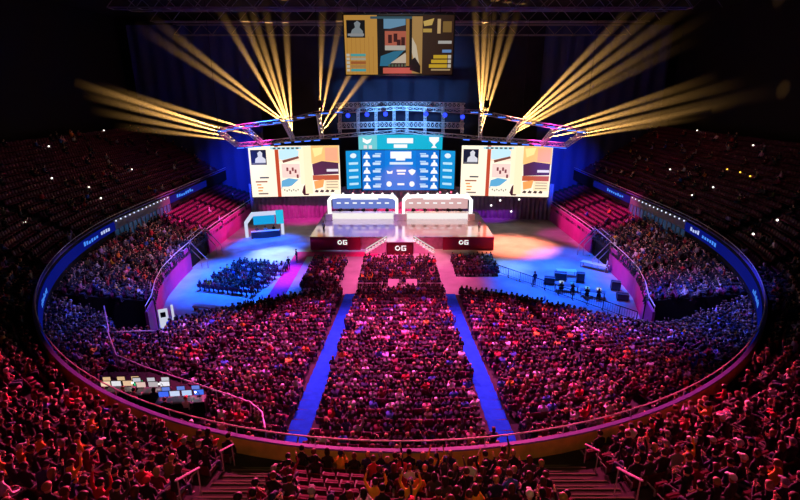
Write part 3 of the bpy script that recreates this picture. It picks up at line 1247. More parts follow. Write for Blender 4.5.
desk_white = mat('desk white', (0.9, 0.88, 0.86), .35)
led_white = glow('booth led white', (1, .95, .95), 1.6)
led_front = glow('desk front led', (1, .93, .90), .95)
wall_l = glow('booth back screen blue', srgb(120, 140, 225), .8)
wall_r = glow('booth back screen rose', srgb(240, 190, 190), .8)
txt_w = glow('screen white', (1, 1, 1), 1.0)
chair_m = mat('gaming chair', (0.05, 0.01, 0.015), .6)
for s, cx, nm in ((-1, -6.05, 'left'), (1, 6.1, 'right')):
    yd = 76.6
    bo = empty('player_booth', (cx, yd, 1.9), 0, f'arched white glowing player booth with a long desk, {nm} half of stage', 'booth', 'player booths on the stage')
    b = MB()                      # the arch frame, swept as one profile
    prof = [(-5.75, 0), (-5.75, 3.2), (-5.3, 3.75), (-4.2, 3.95), (0, 4.0), (4.2, 3.95), (5.3, 3.75), (5.75, 3.2), (5.75, 0)]
    inn = [(-5.3, 0), (-5.3, 3.05), (-4.95, 3.4), (-4.1, 3.55), (0, 3.6), (4.1, 3.55), (4.95, 3.4), (5.3, 3.05), (5.3, 0)]
    for i in range(len(prof) - 1):
        a0, a1, c1, c0 = prof[i], prof[i + 1], inn[i + 1], inn[i]
        b.hexa([(a0[0], 0, a0[1]), (a1[0], 0, a1[1]), (c1[0], 0, c1[1]), (c0[0], 0, c0[1]),
                (a0[0], 1.0, a0[1]), (a1[0], 1.0, a1[1]), (c1[0], 1.0, c1[1]), (c0[0], 1.0, c0[1])])
    b.build('arch', led_white, bo)
    for q in range(7):            # peaked lamps along the arch
        b = MB()
        xx = -4.8 + 1.6 * q
        b.tube((xx, .5, 3.95), (xx, .5, 4.35), .35, .06, 8)
        b.build('crown_lamp', led_white, bo)
    b = MB()
    b.box((-5.3, 2.6, 1.2), (5.3, 2.75, 3.6))
    b.build('back_screen', wall_l if s < 0 else wall_r, bo)
    b = MB()                      # abstract lit strip on the back screen
    b.quad((-2.2, 2.58, 2.75), (2.4, 2.58, 2.75), (2.4, 2.58, 3.0), (-2.2, 2.58, 3.0))
    for q in range(7):
        b.quad((-4.6 + q * 1.35, 2.58, 2.05), (-3.9 + q * 1.35, 2.58, 2.05), (-3.9 + q * 1.35, 2.58, 2.3), (-4.6 + q * 1.35, 2.58, 2.3))
    b.build('screen_graphic', txt_w, bo)
    b = MB()
    b.box((-5.2, .5, .95), (5.2, 1.35, 1.05))
    b.build('desktop', desk_white, bo)
    b = MB()
    for i in range(10):
        x0, x1 = -5.2 + 1.04 * i, -5.2 + 1.04 * (i + 1)
        f = .18 * math.sin(i * PI / 9)
        b.hexa([(x0, .45 - f, 0), (x1, .45 - f, 0), (x1, .55, 0), (x0, .55, 0), (x0, .45 - f, .95), (x1, .45 - f, .95), (x1, .55, .95), (x0, .55, .95)])
    b.build('desk_front', led_front, bo)
    for s2 in (-1, 1):
        b = MB()
        b.box((s2 * 5.55 - .55, -.6, 0), (s2 * 5.55 + .55, -.1, 1.0))
        b.build('pier', mat('booth pier', (.75, .6, .68), .4), bo)
    for i in range(5):
        xx = cx - 3.9 + 1.95 * i
        seat_no = ordinal(i + 1)
        mo = empty('monitor', (xx, yd + .85, 2.95), 0, f'small player monitor on the {nm} booth desk, {seat_no} from the left end', 'monitor', 'player monitors on the booth desks')
        b = MB()
        b.box((-.30, -.03, .12), (.30, .03, .48))
        b.build('panel', black_metal, mo)
        b = MB()
        b.box((-.03, -.02, .02), (.03, .02, .14))
        b.box((-.14, -.10, 0), (.14, .10, .02))
        b.build('stand', black_metal, mo)
        ch = empty('gaming_chair', (xx, yd + 2.0, 1.9), PI, f'dark gaming chair behind the {nm} booth desk, {seat_no} from the left end', 'chair', 'gaming chairs in the booths')
        b = MB()
        b.box((-.26, -.24, .40), (.26, .26, .50))
        b.build('seat', chair_m, ch)
        b = MB()
        b.hexa([(-.26, -.24, .48), (.26, -.24, .48), (.26, -.16, .48), (-.26, -.16, .48), (-.2, -.36, 1.32), (.2, -.36, 1.32), (.2, -.28, 1.32), (-.2, -.28, 1.32)])
        b.build('backrest', chair_m, ch)
        b = MB()
        b.tube((0, 0, .08), (0, 0, .4), .04)
        for q in range(5):
            b.tube((0, 0, .08), (.3 * math.cos(q * 1.2566), .3 * math.sin(q * 1.2566), .03), .03)
        b.build('base', black_metal, ch)
        add_person(xx, yd + 1.95, 1.9, PI, 'desk', f'player in {"navy" if s < 0 else "maroon"} top at the {nm} booth desk, {seat_no} from the left end', 'players on the stage', 'navy' if s < 0 else 'maroon', 1.0, 'short')

# ------------------------------------------------------------------ curtains behind and beside the stage
side_cloth = mat('dark blue cloth', (0.035, 0.05, 0.16), 0.9)


def curtain(x0, x1, y0, y1, z1, label, folds, cloth=None):
    b = MB()
    n = folds * 6
    L = Vector((x1 - x0, y1 - y0, 0))
    nn = Vector((-L.y, L.x, 0)).normalized()
    pts = []
    for i in range(n + 1):
        k = i / n
        off = .18 * math.sin(k * folds * 2 * PI) + .05 * math.sin(k * folds * 4.7)
        pts.append(Vector((x0, y0, 0)) + L * k + nn * off)
    k0 = len(b.v)
    for p in pts:
        b.v += [(p.x, p.y, 0), (p.x, p.y, z1)]
    for i in range(n):
        b.f.append((k0 + 2 * i, k0 + 2 * i + 2, k0 + 2 * i + 3, k0 + 2 * i + 1))
        b.m.append(0)
    o = b.build('curtain', cloth or curtain_mat, None, True)
    tag(o, label, 'curtain')


curtain(-26.5, -11.8, 83.5, 86, 6.5, 'tall folded curtain lit magenta behind the analyst desk, left of the booths', 20)
curtain(-12, 12.6, 86, 86, 5.6, 'tall folded red lit curtain behind the player booths', 26)
curtain(12.4, 27, 86, 83.5, 6.5, 'tall folded curtain fading from purple to blue, right of the booths', 20)
curtain(-48, -25.4, 92, 91.5, 33, 'high dark blue curtain past the left side screen', 9, side_cloth)
curtain(25.4, 48, 91.5, 92, 33, 'high dark blue curtain past the right side screen', 9, side_cloth)

# ------------------------------------------------------------------ led screens
class Screen:
    """a flat display drawn in its own u, v (0..1) with coloured shapes"""

    def __init__(self, name, c, wdt, hgt, yaw, tilt, label, group=None, depth=.25):
        self.root = empty(name, c, yaw, label, 'screen', group)
        self.w, self.h = wdt, hgt
        self.t = tilt
        b = MB()
        b.box((-wdt / 2 - .12, .04, -hgt / 2 - .12), (wdt / 2 + .12, depth, hgt / 2 + .12))
        self.frame = b.build('frame', black_metal, self.root)
        self.frame.rotation_euler = (tilt, 0, 0)
        self.b = MB()
        self.mats = []
        self.k = 0

    def mi(self, col, s):
        m = glow('led %d %d %d %.2f' % (*col, s), srgb(*col), s)
        if m not in self.mats:
            self.mats.append(m)
        return self.mats.index(m)

    def p(self, u, v, lift):
        return ((u - .5) * self.w, .035 - .002 * lift, (.5 - v) * self.h)

    def poly(self, uv, col, s=1.0):
        self.k += 1
        self.b.poly([self.p(u, v, self.k) for u, v in uv], self.mi(col, s))

    def rect(self, u0, v0, u1, v1, col, s=1.0):
        self.poly([(u0, v1), (u1, v1), (u1, v0), (u0, v0)], col, s)

    def done(self):
        o = self.b.build('display', self.mats, self.root)
        o.rotation_euler = (self.t, 0, 0)


def game_view(S, bright):
    """two player views side by side beside a player card, as on the side screens and the hung board"""
    q = bright
    cream = (255, 240, 215) if q > .6 else (215, 160, 70)
    S.rect(0, 0, 1, 1, cream, q)
    # left column with player card
    S.rect(.015, .02, .29, .98, cream, q)
    S.rect(.02, .07, .19, .36, (25, 28, 50), q)
    S.poly([(.06, .35), (.07, .24), (.10, .20), (.095, .13), (.125, .09), (.15, .13), (.145, .20), (.18, .25), (.18, .35)], (205, 205, 215), q)
    S.rect(.03, .32, .18, .35, (90, 90, 100), q)
    for i, (u, v, wd, c) in enumerate(((.10, .60, .10, (60, 60, 70)), (.05, .68, .13, (150, 90, 60)), (.06, .74, .05, (225, 150, 80)), (.07, .80, .06, (225, 150, 80)), (.07, .86, .05, (225, 150, 80)), (.07, .92, .11, (120, 100, 95)))):
        S.rect(u, v, u + wd, v + .028, c, q)
    # red pillar
    S.rect(.285, .0, .325, 1, (185, 70, 40), q)
    # middle view: sky, buildings, street, crate, hand
    S.rect(.325, .0, .62, .30, (255, 225, 200), q)
    S.poly([(.33, .08), (.50, .05), (.55, .10), (.54, .2), (.36, .27), (.33, .25)], (190, 225, 240), q)
    S.poly([(.36, .28), (.54, .20), (.55, .24), (.37, .33)], (120, 70, 60), q)
    S.rect(.35, .35, .55, .62, (240, 205, 195), q)
    for u, v in ((.40, .42), (.43, .48), (.46, .42), (.49, .46), (.51, .56)):
        S.rect(u, v, u + .022, v + .07, (120, 60, 60), q)
    S.poly([(.33, .84), (.34, .68), (.42, .63), (.53, .66), (.45, .78)], (90, 165, 205), q)
    S.rect(.34, .80, .52, .92, (245, 235, 215), q)
    for i in range(7):
        S.rect(.36 + i * .025, .85 + .02 * (i % 2), .372 + i * .025, .88 + .02 * (i % 2), (110, 120, 90), q)
    S.poly([(.56, .92), (.58, .80), (.61, .74), (.64, .80), (.66, .90), (.63, .98), (.58, .98)], (60, 25, 30), q)
    # pillar between views
    S.rect(.555, .02, .60, .75, (255, 235, 200), q)
    S.rect(.60, .02, .685, .95, (255, 230, 190), q)
    # right view: bright room, dark opening, floor
    S.rect(.685, .0, .995, .35, (250, 190, 120), q)
    S.poly([(.70, .05), (.82, .03), (.80, .16), (.72, .22)], (255, 225, 150), q)
    S.rect(.84, .04, .98, .3, (235, 165, 130), q)
    S.poly([(.69, .36), (.80, .30), (.985, .34), (.985, .56), (.70, .58)], (80, 40, 70), q)
    S.rect(.85, .46, .98, .51, (225, 215, 225), q)
    S.rect(.69, .58, .985, .68, (185, 85, 55), q)
    S.poly([(.70, .70), (.82, .66), (.80, .82), (.71, .86)], (240, 160, 90), q)
    S.rect(.82, .68, .985, .88, (250, 225, 185), q)
    for i in range(3):
        S.rect(.84, .71 + .055 * i, .97, .725 + .055 * i, (150, 130, 110), q)
    for i in range(4):
        S.poly([(.70 + .06 * i, .92), (.72 + .06 * i, .87), (.75 + .06 * i, .89), (.74 + .06 * i, .93)], (70, 50, 50), q)
    # top hud
    S.rect(.24, .02, .58, .065, (170, 215, 225), q)
    for i in range(6):
        S.rect(.27 + .05 * i, .03, .30 + .05 * i, .06, (50, 70, 80), q)


for s, nm in ((-1, 'left'), (1, 'right')):
    cx = (295.5 if s < 0 else 505.5)
    c = D(cx, 171.5, 82.0)
    S = Screen('side_screen', c, 15.1, 8.6, s * -.10 * -1 if False else (.10 if s < 0 else -.10), 0, f'wide bright game screen hung {nm} of the central screen', 'side screens flanking the centre')
    game_view(S, 1.2)
    S.done()

c = D(407.0 - 8, 45.5, 47)
S = Screen('hanging_screen', c, 10.6, 5.35, 0, 0.10, 'dim golden game screen hanging high above the middle of the floor')
q = .55
S.rect(0, 0, 1, 1, (30, 18, 15), q)
S.rect(.0, .0, .30, 1, (225, 165, 75), q)
for i in range(7):
    S.rect(.02 + .04 * i, .35, .023 + .04 * i, .98, (190, 130, 55), q)
S.rect(.02, .08, .19, .37, (15, 16, 22), q)
S.poly([(.05, .35), (.07, .24), (.10, .20), (.09, .13), (.12, .09), (.15, .13), (.14, .20), (.17, .26), (.17, .35)], (150, 160, 165), q)
S.rect(.03, .30, .18, .34, (170, 170, 170), q)
for i, cc in enumerate(((95, 190, 190), (200, 190, 165), (190, 110, 60), (200, 150, 90), (95, 190, 190))):
    S.rect(.05, .64 + .065 * i, .19, .685 + .065 * i, cc, q)
    S.rect(.01, .64 + .065 * i, .04, .685 + .065 * i, (230, 225, 210), q)
S.rect(.30, .0, .36, 1, (20, 14, 16), q)
S.rect(.36, .04, .56, .22, (120, 170, 205), q)
S.poly([(.37, .24), (.56, .16), (.56, .3), (.37, .34)], (60, 40, 45), q)
S.rect(.37, .26, .57, .55, (210, 110, 85), q)
for u, v in ((.40, .32), (.45, .30), (.48, .40), (.52, .36)):
    S.rect(u, v, u + .035, v + .14, (75, 25, 25), q)
S.rect(.37, .50, .56, .58, (215, 205, 190), q)
S.poly([(.32, .85), (.33, .68), (.45, .60), (.55, .58), (.46, .75), (.40, .85)], (50, 130, 165), q)
S.poly([(.42, .80), (.56, .62), (.58, .80)], (235, 215, 190), q)
S.rect(.35, .88, .65, .98, (235, 110, 90), q)
for i in range(6):
    S.rect(.40 + .03 * i, .82, .418 + .03 * i, .86, (90, 120, 90), q)
S.rect(.565, .02, .595, .85, (190, 135, 60), q)
S.rect(.62, .02, .715, .98, (200, 155, 90), q)
S.poly([(.62, .62), (.62, .36), (.66, .5), (.70, .95), (.66, .92)], (240, 220, 190), q)
S.poly([(.60, .92), (.61, .75), (.65, .70), (.70, .85), (.70, .98)], (35, 20, 22), q)
S.rect(.715, .0, 1, 1, (62, 40, 30), q)
S.poly([(.72, .10), (.82, .05), (.80, .16), (.73, .18)], (235, 195, 105), q)
S.rect(.72, .22, .80, .28, (215, 175, 85), q)
S.rect(.85, .06, .88, .3, (230, 190, 130), q)
S.rect(.90, .10, .98, .28, (150, 115, 60), q)
S.rect(.86, .42, .985, .47, (205, 200, 195), q)
S.rect(.90, .57, .985, .62, (120, 165, 225), q)
for i in range(3):
    S.rect(.82 - .02 * i, .66 + .08 * i, .95, .72 + .08 * i, (235, 190, 50), q)
    S.rect(.955, .66 + .08 * i, .985, .72 + .08 * i, (225, 215, 200), q)
S.rect(.80, .90, .98, .93, (200, 170, 120), q)
S.rect(.24, .02, .62, .06, (60, 95, 110), q)
S.done()
for dx in (-4, 4):
    b = MB()
    b.tube((c.x + dx, c.y + .15, c.z + 2.7), (c.x + dx, c.y + .15, 34.5), .03)
    b.build('hanging_cable', black_metal, S.root).matrix_parent_inverse = S.root.matrix_world.inverted() if False else Matrix.Translation(-Vector(c))

# central board: header, main face, two angled wings
cyan, blue, wht = (30, 185, 225), (15, 115, 215), (255, 255, 255)
c = D(400.5, 142.5, 83.5)
S = Screen('header_screen', c, 14.6, 2.65, 0, 0, 'cyan header screen with white cup mark above the blue central screen')
S.rect(0, 0, 1, 1, (20, 180, 215), 1)
S.rect(0, 0, .22, 1, (110, 205, 215), 1)
S.rect(.34, .22, .65, .55, wht, 1)
S.rect(.42, .62, .58, .85, wht, 1)
S.poly([(.05, .2), (.10, .35), (.16, .25), (.14, .5), (.10, .6), (.05, .45)], wht, 1)
S.rect(.06, .68, .10, .9, (235, 225, 230), 1)
S.rect(.12, .68, .16, .9, (235, 225, 230), 1)
S.poly([(.84, .15), (.96, .15), (.955, .4), (.915, .6), (.91, .72), (.93, .8), (.93, .85), (.87, .85), (.87, .8), (.89, .72), (.885, .6), (.845, .4)], wht, 1)
S.done()
c = D(400.5, 170.5, 83.2)
S = Screen('central_screen', c, 13.3, 6.9, 0, 0, 'blue central match screen listing rows of white player marks')
S.rect(0, 0, 1, 1, blue, 1)
S.rect(.30, 0, .70, 1, (10, 125, 225), 1)
for i in range(5):
    v = .05 + .19 * i
    for m in (0, 1):
        U = (lambda u: u) if m == 0 else (lambda u: 1 - u)
        f = lambda pts: [(U(u), vv) for u, vv in (pts if m == 0 else pts[::-1])]
        S.poly(f([(.015, v + .15), (.03, v + .07), (.05, v + .05), (.05, v), (.075, v), (.075, v + .05), (.095, v + .07), (.11, v + .15)][::-1]), wht, 1)
        S.poly(f([(.14, v + .06), (.24, v + .06), (.24, v + .12), (.14, v + .12)]), (205, 230, 255), 1)
        S.poly(f([(.17, v + .02), (.25, v + .02), (.25, v + .05), (.17, v + .05)]), (180, 220, 255), 1)
S.rect(.37, .03, .64, .2, wht, 1)
S.rect(.44, .2, .56, .25, wht, 1)
S.rect(.36, .29, .66, .35, (220, 240, 255), 1)
S.poly([(.32, .50), (.36, .53), (.40, .50), (.39, .58), (.33, .58)], wht, 1)
S.rect(.45, .48, .57, .53, wht, 1)
S.rect(.46, .56, .56, .60, wht, 1)
S.poly([(.60, .50), (.65, .46), (.70, .50), (.68, .58), (.65, .62), (.62, .57)], wht, 1)
for uc in (.35, .65):
    S.poly([(uc + .035 * math.cos(a * PI / 6), .84 + .07 * math.sin(a * PI / 6)) for a in range(12)][::-1], wht, 1)
S.rect(.46, .82, .55, .87, wht, 1)
S.done()
for s, nm in ((-1, 'left'), (1, 'right')):
    c = D(400.5 + s * 46.8, 170.0, 82.2)
    S = Screen('wing_screen', c, 2.55, 6.5, -s * .35, 0, f'narrow cyan wing screen angled at the {nm} edge of the central screen', 'wing screens of the central board')
    S.rect(0, 0, 1, 1, (20, 150, 220), 1)
    S.poly([(.5 + .22 * math.cos(a * PI / 6), .13 + .065 * math.sin(a * PI / 6)) for a in range(12)][::-1], (225, 245, 255), 1)
    for i in range(4):
        S.rect(.18, .30 + .18 * i, .82, .36 + .18 * i, (190, 235, 255), 1)
    S.done()

# ------------------------------------------------------------------ lighting rig
truss_m = mat('truss metal', (0.62, 0.64, 0.68), .4, .15)


def truss(name, pts, label, size=.55, r=.045, group=None, parts=True):
    pts = [Vector(p) for p in pts]
    root = empty(name, pts[0], 0, label, 'truss', group)
    o0 = pts[0]
    b, br = MB(), MB()
    chords = [[], [], [], []]
    for i, p in enumerate(pts):
        d = (pts[min(i + 1, len(pts) - 1)] - pts[max(i - 1, 0)]).normalized()
        u = d.cross(Vector((0, 0, 1))).normalized()
        v = u.cross(d)
        for c, (a, e) in zip(chords, ((-1, -1), (1, -1), (1, 1), (-1, 1))):
            c.append(p - o0 + u * (a * size / 2) + v * (e * size / 2))
    for c in chords:
        b.path(c, r, 5)
    for i in range(len(pts) - 1):
        for q in range(4):
            A, B_ = chords[q], chords[(q + 1) % 4]
            br.tube(A[i], B_[i + 1], r * .6, n=4, cap=False)
            br.tube(A[i], B_[i], r * .6, n=4, cap=False)
    b.build('chord', truss_m, root)
    br.build('lattice', truss_m, root)
    return root


def lerp_pts(a, b_, n):
    return [Vector(a).lerp(Vector(b_), i / n) for i in range(n + 1)]


FING = {
    'L1': ((237, 145, 72), (219, 131, 66)), 'L2': ((262, 143, 74), (243, 126, 67)), 'L3': ((293, 139, 77), (284, 121, 70)), 'L4': ((322, 137, 80), (318, 113, 72)),
    'R4': ((480, 138, 80), (481, 112, 72)), 'R3': ((508, 140, 77), (522, 121, 70)), 'R2': ((543, 143, 74), (556, 127, 67)), 'R1': ((566, 145, 72), (585, 132, 66)),
}
FN = {'L1': 'outermost left', 'L2': 'second left', 'L3': 'third left', 'L4': 'innermost left', 'R4': 'innermost right', 'R3': 'third right', 'R2': 'second right', 'R1': 'outermost right'}
order = ['L1', 'L2', 'L3', 'L4', 'R4', 'R3', 'R2', 'R1']
ends = {k: (D(*v[0]), D(*v[1])) for k, v in FING.items()}
for k in order:
    truss('lighting_truss', lerp_pts(ends[k][0], ends[k][1], 9), f'slanted truss finger of the lighting rig, the {FN[k]} one', group='slanted truss fingers of the rig')


def arc_pts(ctrl, n):
    out = []
    for a, c in zip(ctrl, ctrl[1:]):
        out += [a.lerp(c, i / n) for i in range(n)]
    return out + [ctrl[-1]]


back_ctrl = [ends[k][0] for k in order[:4]] + [D(400, 131, 84)] + [ends[k][0] for k in order[4:]]
front_ctrl = [ends[k][1] for k in order[:4]] + [D(360, 110, 74), D(400, 108, 75), D(440, 110, 74)] + [ends[k][1] for k in order[4:]]
truss('rear_truss', arc_pts(back_ctrl, 6), 'long curved truss low above the screens at the rear of the rig')
truss('front_truss', arc_pts(front_ctrl, 6), 'long curved truss high along the open edge of the rig')
truss('centre_truss', [D(338 + 4.2 * i, 126 - 1.5 * math.sin(PI * i / 30), 78) for i in range(31)], 'straight truss grid above the central screen', size=.9)
truss('centre_truss', [D(336 + 4.3 * i, 105.5 - 1.5 * math.sin(PI * i / 30), 77) for i in range(31)], 'upper straight truss of the grid above the blue wash lights', size=.7)
for i, px in enumerate((340, 358, 376, 394, 407, 425, 443, 462)):
    truss('ladder_truss', lerp_pts(D(px, 105, 77), D(px, 133, 79), 7), f'short upright ladder truss of the central grid, {ordinal(i + 1)} from left', size=.35, r=.035, group='upright ladder trusses of the central grid')

# hangers up to the roof
for k in ('L1', 'L3', 'R3', 'R1'):
    p = ends[k][1]
    b = MB()
    b.tube(p, (p.x, p.y, 34.5), .025, n=5)
    tag(b.build('rigging_cable', black_metal), f'thin black rigging cable above the {FN[k]} truss finger', 'cable')

blue_lens = glow('blue lens', srgb(40, 60, 255), 2.2)
gold_lens = glow('gold lens', (1.0, .78, .42), 6.0)
white_lens = glow('white lens', (1, .97, .95), 3.0)


def par_can(name, p, d, lens, label, group, cat='lamp', size=.35):
    """lamp head hung in a yoke: body, lens, yoke; d = direction it faces"""
    root = empty(name, p, 0, label, cat, group)
    d = Vector(d).normalized()
    b = MB()
    b.tube(-d * size * .7, d * size * .5, size * .55, size * .62, 10)
    b.build('body', black_metal, root, True)
    b = MB()
    b.tube(d * size * .5, d * size * .56, size * .56, size * .56, 10)
    b.build('lens', lens, root)
    b = MB()
    u = d.cross(Vector((0, 0, 1)))
    u = u.normalized() if u.length > .05 else Vector((1, 0, 0))
    b.path([u * size * .75, u * size * .75 + Vector((0, 0, -size * 1.0)), -u * size * .75 + Vector((0, 0, -size * 1.0)), -u * size * .75], size * .07, 5)
    b.build('yoke', black_metal, root)
    return root


for i, (px, py) in enumerate(((348, 115.5), (367, 114.5), (385.5, 114), (426, 114), (445, 115), (462.5, 117))):
    p = D(px, py, 73.0)
    par_can('wash_light', p, (CAM - p), blue_lens, f'glowing blue wash light on the rig above the central screen, {ordinal(i + 1)} from left', 'blue wash lights above the central screen', size=.62)

# led battens on the curved trusses
bat = glow('batten blue', srgb(70, 120, 255), 2.0)
nb = 0
for ctrl, nm, offs in ((back_ctrl, 'rear', -.45), (front_ctrl, 'front', -.1)):
    P = arc_pts(ctrl, 6)
    for i in range(1, len(P) - 1, 2):
        px, py, t = proj(*P[i])
        if 345 < px < 462:
            continue
        nb += 1
        d = (P[i + 1] - P[i - 1]).normalized()
        o = empty('led_batten', P[i] + Vector((0, -.45, offs)), math.atan2(d.y, d.x), f'short blue light batten on the {nm} curved truss', 'lamp', f'blue light battens on the {nm} curved truss')
        b = MB()
        b.box((-.6, 0, -.08), (.6, .14, .08))
        b.build('housing', black_metal, o)
        b = MB()
        b.box((-.56, -.02, -.06), (.56, .0, .06))
        b.build('lens', bat, o)


# ------------------------------------------------------------------ lights
def spot(loc, tgt, col, power, ang, blend=.6, rad=.3):
    ld = bpy.data.lights.new('spot_light', 'SPOT')
    ld.color = col
    ld.energy = power
    ld.spot_size = math.radians(ang)
    ld.spot_blend = blend
    ld.shadow_soft_size = rad
    o = bpy.data.objects.new('spot_light', ld)
    COL.objects.link(o)
    o.location = loc
    o.rotation_euler = (Vector(tgt) - Vector(loc)).to_track_quat('-Z', 'Y').to_euler()
    return o


def haze_mat(dens, reach):
    """stage haze that thins out with distance from the lamp end of the beam"""
    k = 'haze %.3f %.0f' % (dens, reach)
    if k in MATS:
        return MATS[k]
    m = bpy.data.materials.new(k)
    m.use_nodes = True
    nt = m.node_tree
    nt.nodes.remove(nt.nodes['Principled BSDF'])
    vs = nt.nodes.new('ShaderNodeVolumeScatter')
    vs.inputs['Anisotropy'].default_value = 0.0
    vs.inputs['Color'].default_value = (1, 1, 1, 1)
    tc = nt.nodes.new('ShaderNodeTexCoord')
    ln = nt.nodes.new('ShaderNodeVectorMath')
    ln.operation = 'LENGTH'
    mr = nt.nodes.new('ShaderNodeMapRange')
    mr.interpolation_type = 'SMOOTHSTEP'
    mr.inputs['From Min'].default_value = 0.0
    mr.inputs['From Max'].default_value = reach
    mr.inputs['To Min'].default_value = dens
    mr.inputs['To Max'].default_value = 0.0
    nt.links.new(tc.outputs['Object'], ln.inputs[0])
    nt.links.new(ln.outputs['Value'], mr.inputs['Value'])
    nt.links.new(mr.outputs['Result'], vs.inputs['Density'])
    nt.links.new(vs.outputs[0], nt.nodes['Material Output'].inputs['Volume'])
    MATS[k] = m
    return m


BEAMS = [
    ('L1', .9, 118, 96, 1.0), ('L1', .55, 126, 106, .9), ('L1', .3, 132, 118, .6), ('L1', .08, 150, 130, .4),
    ('L2', .6, 140, 98, .7), ('L2', .2, 160, 114, .4),
    ('L3', .75, 188, 46, 1.0), ('L3', .6, 180, 54, .7), ('L3', .42, 216, 4, 1.1), ('L3', .28, 234, -6, 1.2), ('L3', .20, 246, -8, 1.0), ('L3', .12, 262, -8, 1.1), ('L3', .04, 284, -8, .9),
    ('L4', .6, 322, 30, .6), ('L4', .4, 338, 30, .5), ('L4', .2, 354, 66, .6), ('L4', .05, 368, 72, .8),
    ('R4', .7, 474, -8, .8), ('R4', .5, 486, -8, 1.2), ('R4', .35, 496, -8, 1.0), ('R4', .2, 510, -8, .9), ('R4', .05, 524, -6, 1.0),
    ('R3', .7, 606, 34, .9), ('R3', .5, 624, 36, 1.2), ('R3', .35, 640, 40, 1.2), ('R3', .2, 652, 50, .9), ('R3', .05, 650, 62, .7),
    ('R2', .6, 668, 92, .6), ('R2', .35, 690, 96, .9), ('R2', .08, 712, 104, .7),
    ('R1', .5, 690, 113, .5), ('R1', .2, 670, 122, .3),
]
BEAMP = 520000.0
BEAM_PAIRS, WASHES = [], []
cnt = {}
for (fk, s, ex, ey, br) in BEAMS:
    A, B_ = ends[fk]
    p = A.lerp(B_, s) + Vector((0, -.1, .55))
    px, py, t = proj(*p)
    e = D(ex, ey, t - 7)
    d = (e - p).normalized()
    L = (e - p).length
    cnt[fk] = cnt.get(fk, 0) + 1
    side = 'left' if fk[0] == 'L' else 'right'
    par_can('moving_head_light', p, d, gold_lens, f'golden beam moving head light, {ordinal(cnt[fk])} from the top of the {FN[fk]} truss finger', 'golden beam lights on the rig', size=.26)
    half = 2.1
    L = min(L * 1.3, (34.2 - p.z) / max(d.z, .01) / 1.05)
    sp = spot(p + d * .2, p + d * 5, (1.0, .50, .13), BEAMP * br, 2 * half * 1.25, .9, .05)
    b = MB()
    hw = math.tan(math.radians(half * 1.25))
    b.tube(d * .25, d * L * 1.05, .10, .10 + hw * L, 14)
    o = b.build('light_beam', haze_mat(.16, 2.0 * math.ceil(L * 1.05 / 2)))
    o.location = p
    BEAM_PAIRS.append((sp, o))
    tag(o, f'golden haze beam rising from the {FN[fk]} truss finger, {ordinal(cnt[fk])} from its top', 'light beam', 'golden light beams in the haze', 'stuff')

# rigging motors hung in front of the inner fingers
for px, nm in ((320, 'left'), (487, 'right')):
    p = D(px, 104, 60)
    r_ = empty('chain_hoist', p, 0, f'small black chain hoist hanging before the beams, {nm} of the central screen', 'hoist', 'chain hoists before the rig')
    b = MB()
    b.box((-.28, -.2, -.45), (.28, .2, .45))
    b.build('motor', black_metal, r_)
    b = MB()
    n = 20
    b.path([(.95 * math.cos(2 * PI * i / n), .95 * math.sin(2 * PI * i / n), -1.0) for i in range(n + 1)], .05, 5)
    b.tube((-.95, 0, -1), (0, 0, -.4), .025)
    b.tube((.95, 0, -1), (0, 0, -.4), .025)
    b.build('ring', black_metal, r_)
    b = MB()
    b.tube((0, 0, .4), (0, 0, 34.45 - p.z), .03)
    b.build('chain', black_metal, r_)

# roof catwalk trusses, faintly seen
for i, (y, x0, x1, z) in enumerate(((58, -32, 32, 30.5), (66, -34, 34, 31.5), (76, -36, 36, 31.5), (88, -38, 38, 31))):
    b = MB()
    for dz in (0, 1.6):
        for dy in (0, 1.4):
            b.tube((x0, y + dy, z + dz), (x1, y + dy, z + dz), .07, n=5)
    x = x0
    while x < x1:
        b.tube((x, y, z), (x + 1.6, y, z + 1.6), .045, n=4)
        b.tube((x + 1.6, y, z + 1.6), (x + 3.2, y, z), .045, n=4)
        b.tube((x, y, z), (x, y + 1.4, z), .045, n=4)
        x += 3.2
    o = b.build('roof_truss', steel_dark)
    tag(o, f'long dark steel roof truss spanning the arena, {ordinal(i + 1)} from the camera side', 'truss')

# ------------------------------------------------------------------ floor dressing
b = MB()
b.box((-14.8, 46.2, 0.004), (-12.9, 65.3, 0.02))
b.box((-12.9, 63.2, 0.004), (-3.1, 65.3, 0.02))
tag(b.build('carpet_runner', carpet_red), 'magenta carpet runner bending from the crowd to the stage foot', 'carpet')


def barrier(pts, label, m, h=1.1, grp=None):
    root = empty('crowd_barrier', pts[0], 0, label, 'barrier', grp)
    o0 = Vector(pts[0])
    P = [Vector(p) - o0 for p in pts]
    b = MB()
    b.path([p + Vector((0, 0, h)) for p in P], .045, 6)
    b.build('top_rail', m, root)
    b = MB()
    b.path([p + Vector((0, 0, .18)) for p in P], .03, 6)
    b.build('bottom_rail', m, root)
    b = MB()
    for p, q in zip(P, P[1:]):
        n = max(1, int((q - p).length / .25))
        for i in range(n):
            r_ = p.lerp(q, i / n)
            b.tube(r_ + Vector((0, 0, .18)), r_ + Vector((0, 0, h)), .012, n=4, cap=False)
    b.build('bar_lattice', m, root)
    for p in P:
        b = MB()
        b.tube(p, p + Vector((0, 0, h)), .04, n=6)
        b.box((p.x - .05, p.y - .3, p.z), (p.x + .05, p.y + .3, p.z + .03))
        b.build('post', m, root)
    return root


